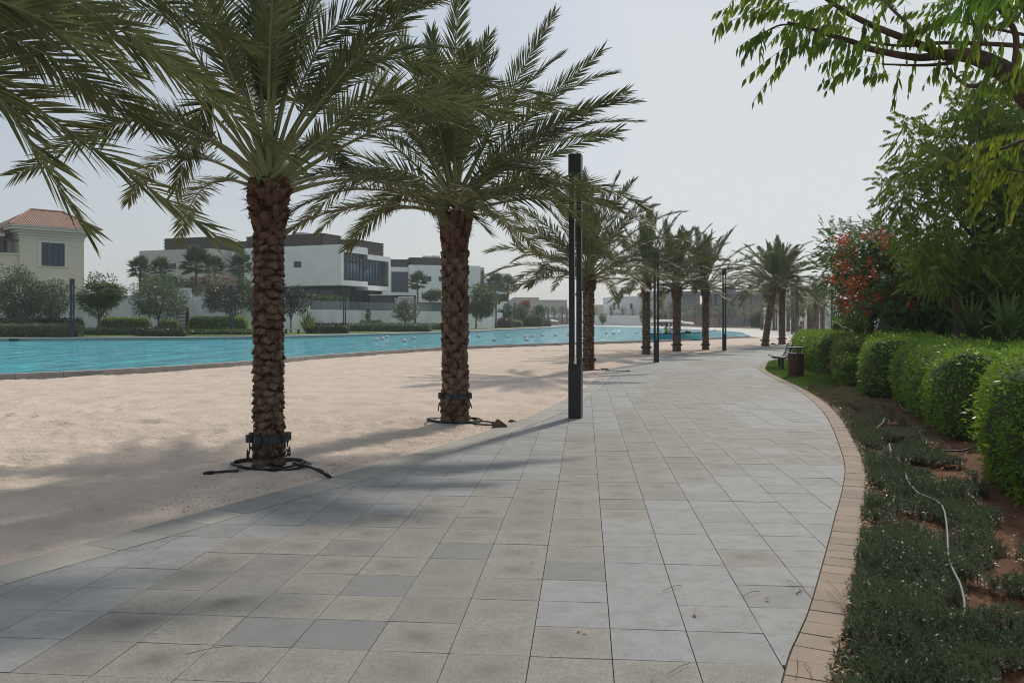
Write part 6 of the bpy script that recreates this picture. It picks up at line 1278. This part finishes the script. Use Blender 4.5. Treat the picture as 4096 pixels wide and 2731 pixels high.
parasol('small white far parasol on the beach left of the nearest lamp post',2208,1276,1285,215,1.9,0,.3,0)
def guard_chair():
    d=200; c=(XD(2609,d),d,.35); r=thing('lifeguard_chair','tiny white lifeguard chair on the far beach behind the second lamp post','chair',c); mb=MB()
    for sx in (-.5,.5):
        for sy in (-.4,.4): mb.tube([(sx*1.2,sy*1.2,0),(sx*.8,sy*.8,1.2)],.05,5)
    for z in (.3,.6,.9): mb.box(-.55,.55,-.46,-.40,z,z+.06)
    mb.build('ladder_frame',M['white'],r); mb=MB(); mb.box(-.5,.5,-.4,.4,1.2,1.27); mb.build('seat',M['white'],r); mb=MB(); mb.box(-.5,.5,.38,.44,1.27,1.9); mb.build('backrest',M['white'],r)
guard_chair()
# far-bank benches and bin
x,y=W(1175,78); r=thing('flat_bench','pale flat bench on the far lawn right of the nearest palm trunk','bench',(x,y,.36)); mb=MB(); mb.box(-1.1,.75,-.25,.25,.40,.47); mb.build('seat',M['coping'],r); 
for s in (-.75,.45): mb=MB(); mb.box(s-.06,s+.06,-.2,.2,0,.4); mb.build('leg',M['black'],r)
bench('small grey bench on the far promenade near the olive trees',(XD(2088,146),146,.33),R(190))
x,y=W(1275,80); r=thing('litter_bin','dark litter bin standing in the low hedge across the pool','litter bin',(x,y,.36)); mb=MB(); mb.lathe([(.01,0),(.28,0),(.28,.75),(.01,.75)],n=16); mb.build('body',M['wood'],r); mb=MB(); mb.lathe([(.01,.88),(.32,.88),(.32,.93),(.01,.93)],n=16); mb.build('lid',M['black'],r)
for k in range(3): mb=MB(); mb.tube([(.22*math.cos(k*2.1),.22*math.sin(k*2.1),.75),(.22*math.cos(k*2.1),.22*math.sin(k*2.1),.88)],.02,5); mb.build('post',M['black'],r)
m=MB(); m.box(-.35,.35,0,.03,-.0,.16); m.v=[(x+XD(56,59.9),y+59.86,z+.12) for x,y,z in m.v]; tag(m.build('pool_drain',M['black']),'small dark overflow slot in the far pool wall at the left','drain')

# ------------------------------------------------------------ air
hz=bpy.data.materials.new('haze'); hz.use_nodes=True; t=hz.node_tree; t.nodes.remove(t.nodes['Principled BSDF']); pv=t.nodes.new('ShaderNodeVolumePrincipled'); pv.inputs['Color'].default_value=(.86,.93,1,1); pv.inputs['Density'].default_value=HAZE if 'HAZE' in globals() else .00055; pv.inputs['Anisotropy'].default_value=.2
t.links.new(pv.outputs[0],t.nodes['Material Output'].inputs['Volume'])
mb=MB(); mb.box(-420,420,-30,760,-1.2,24); tag(mb.build('haze',hz),kind='stuff')
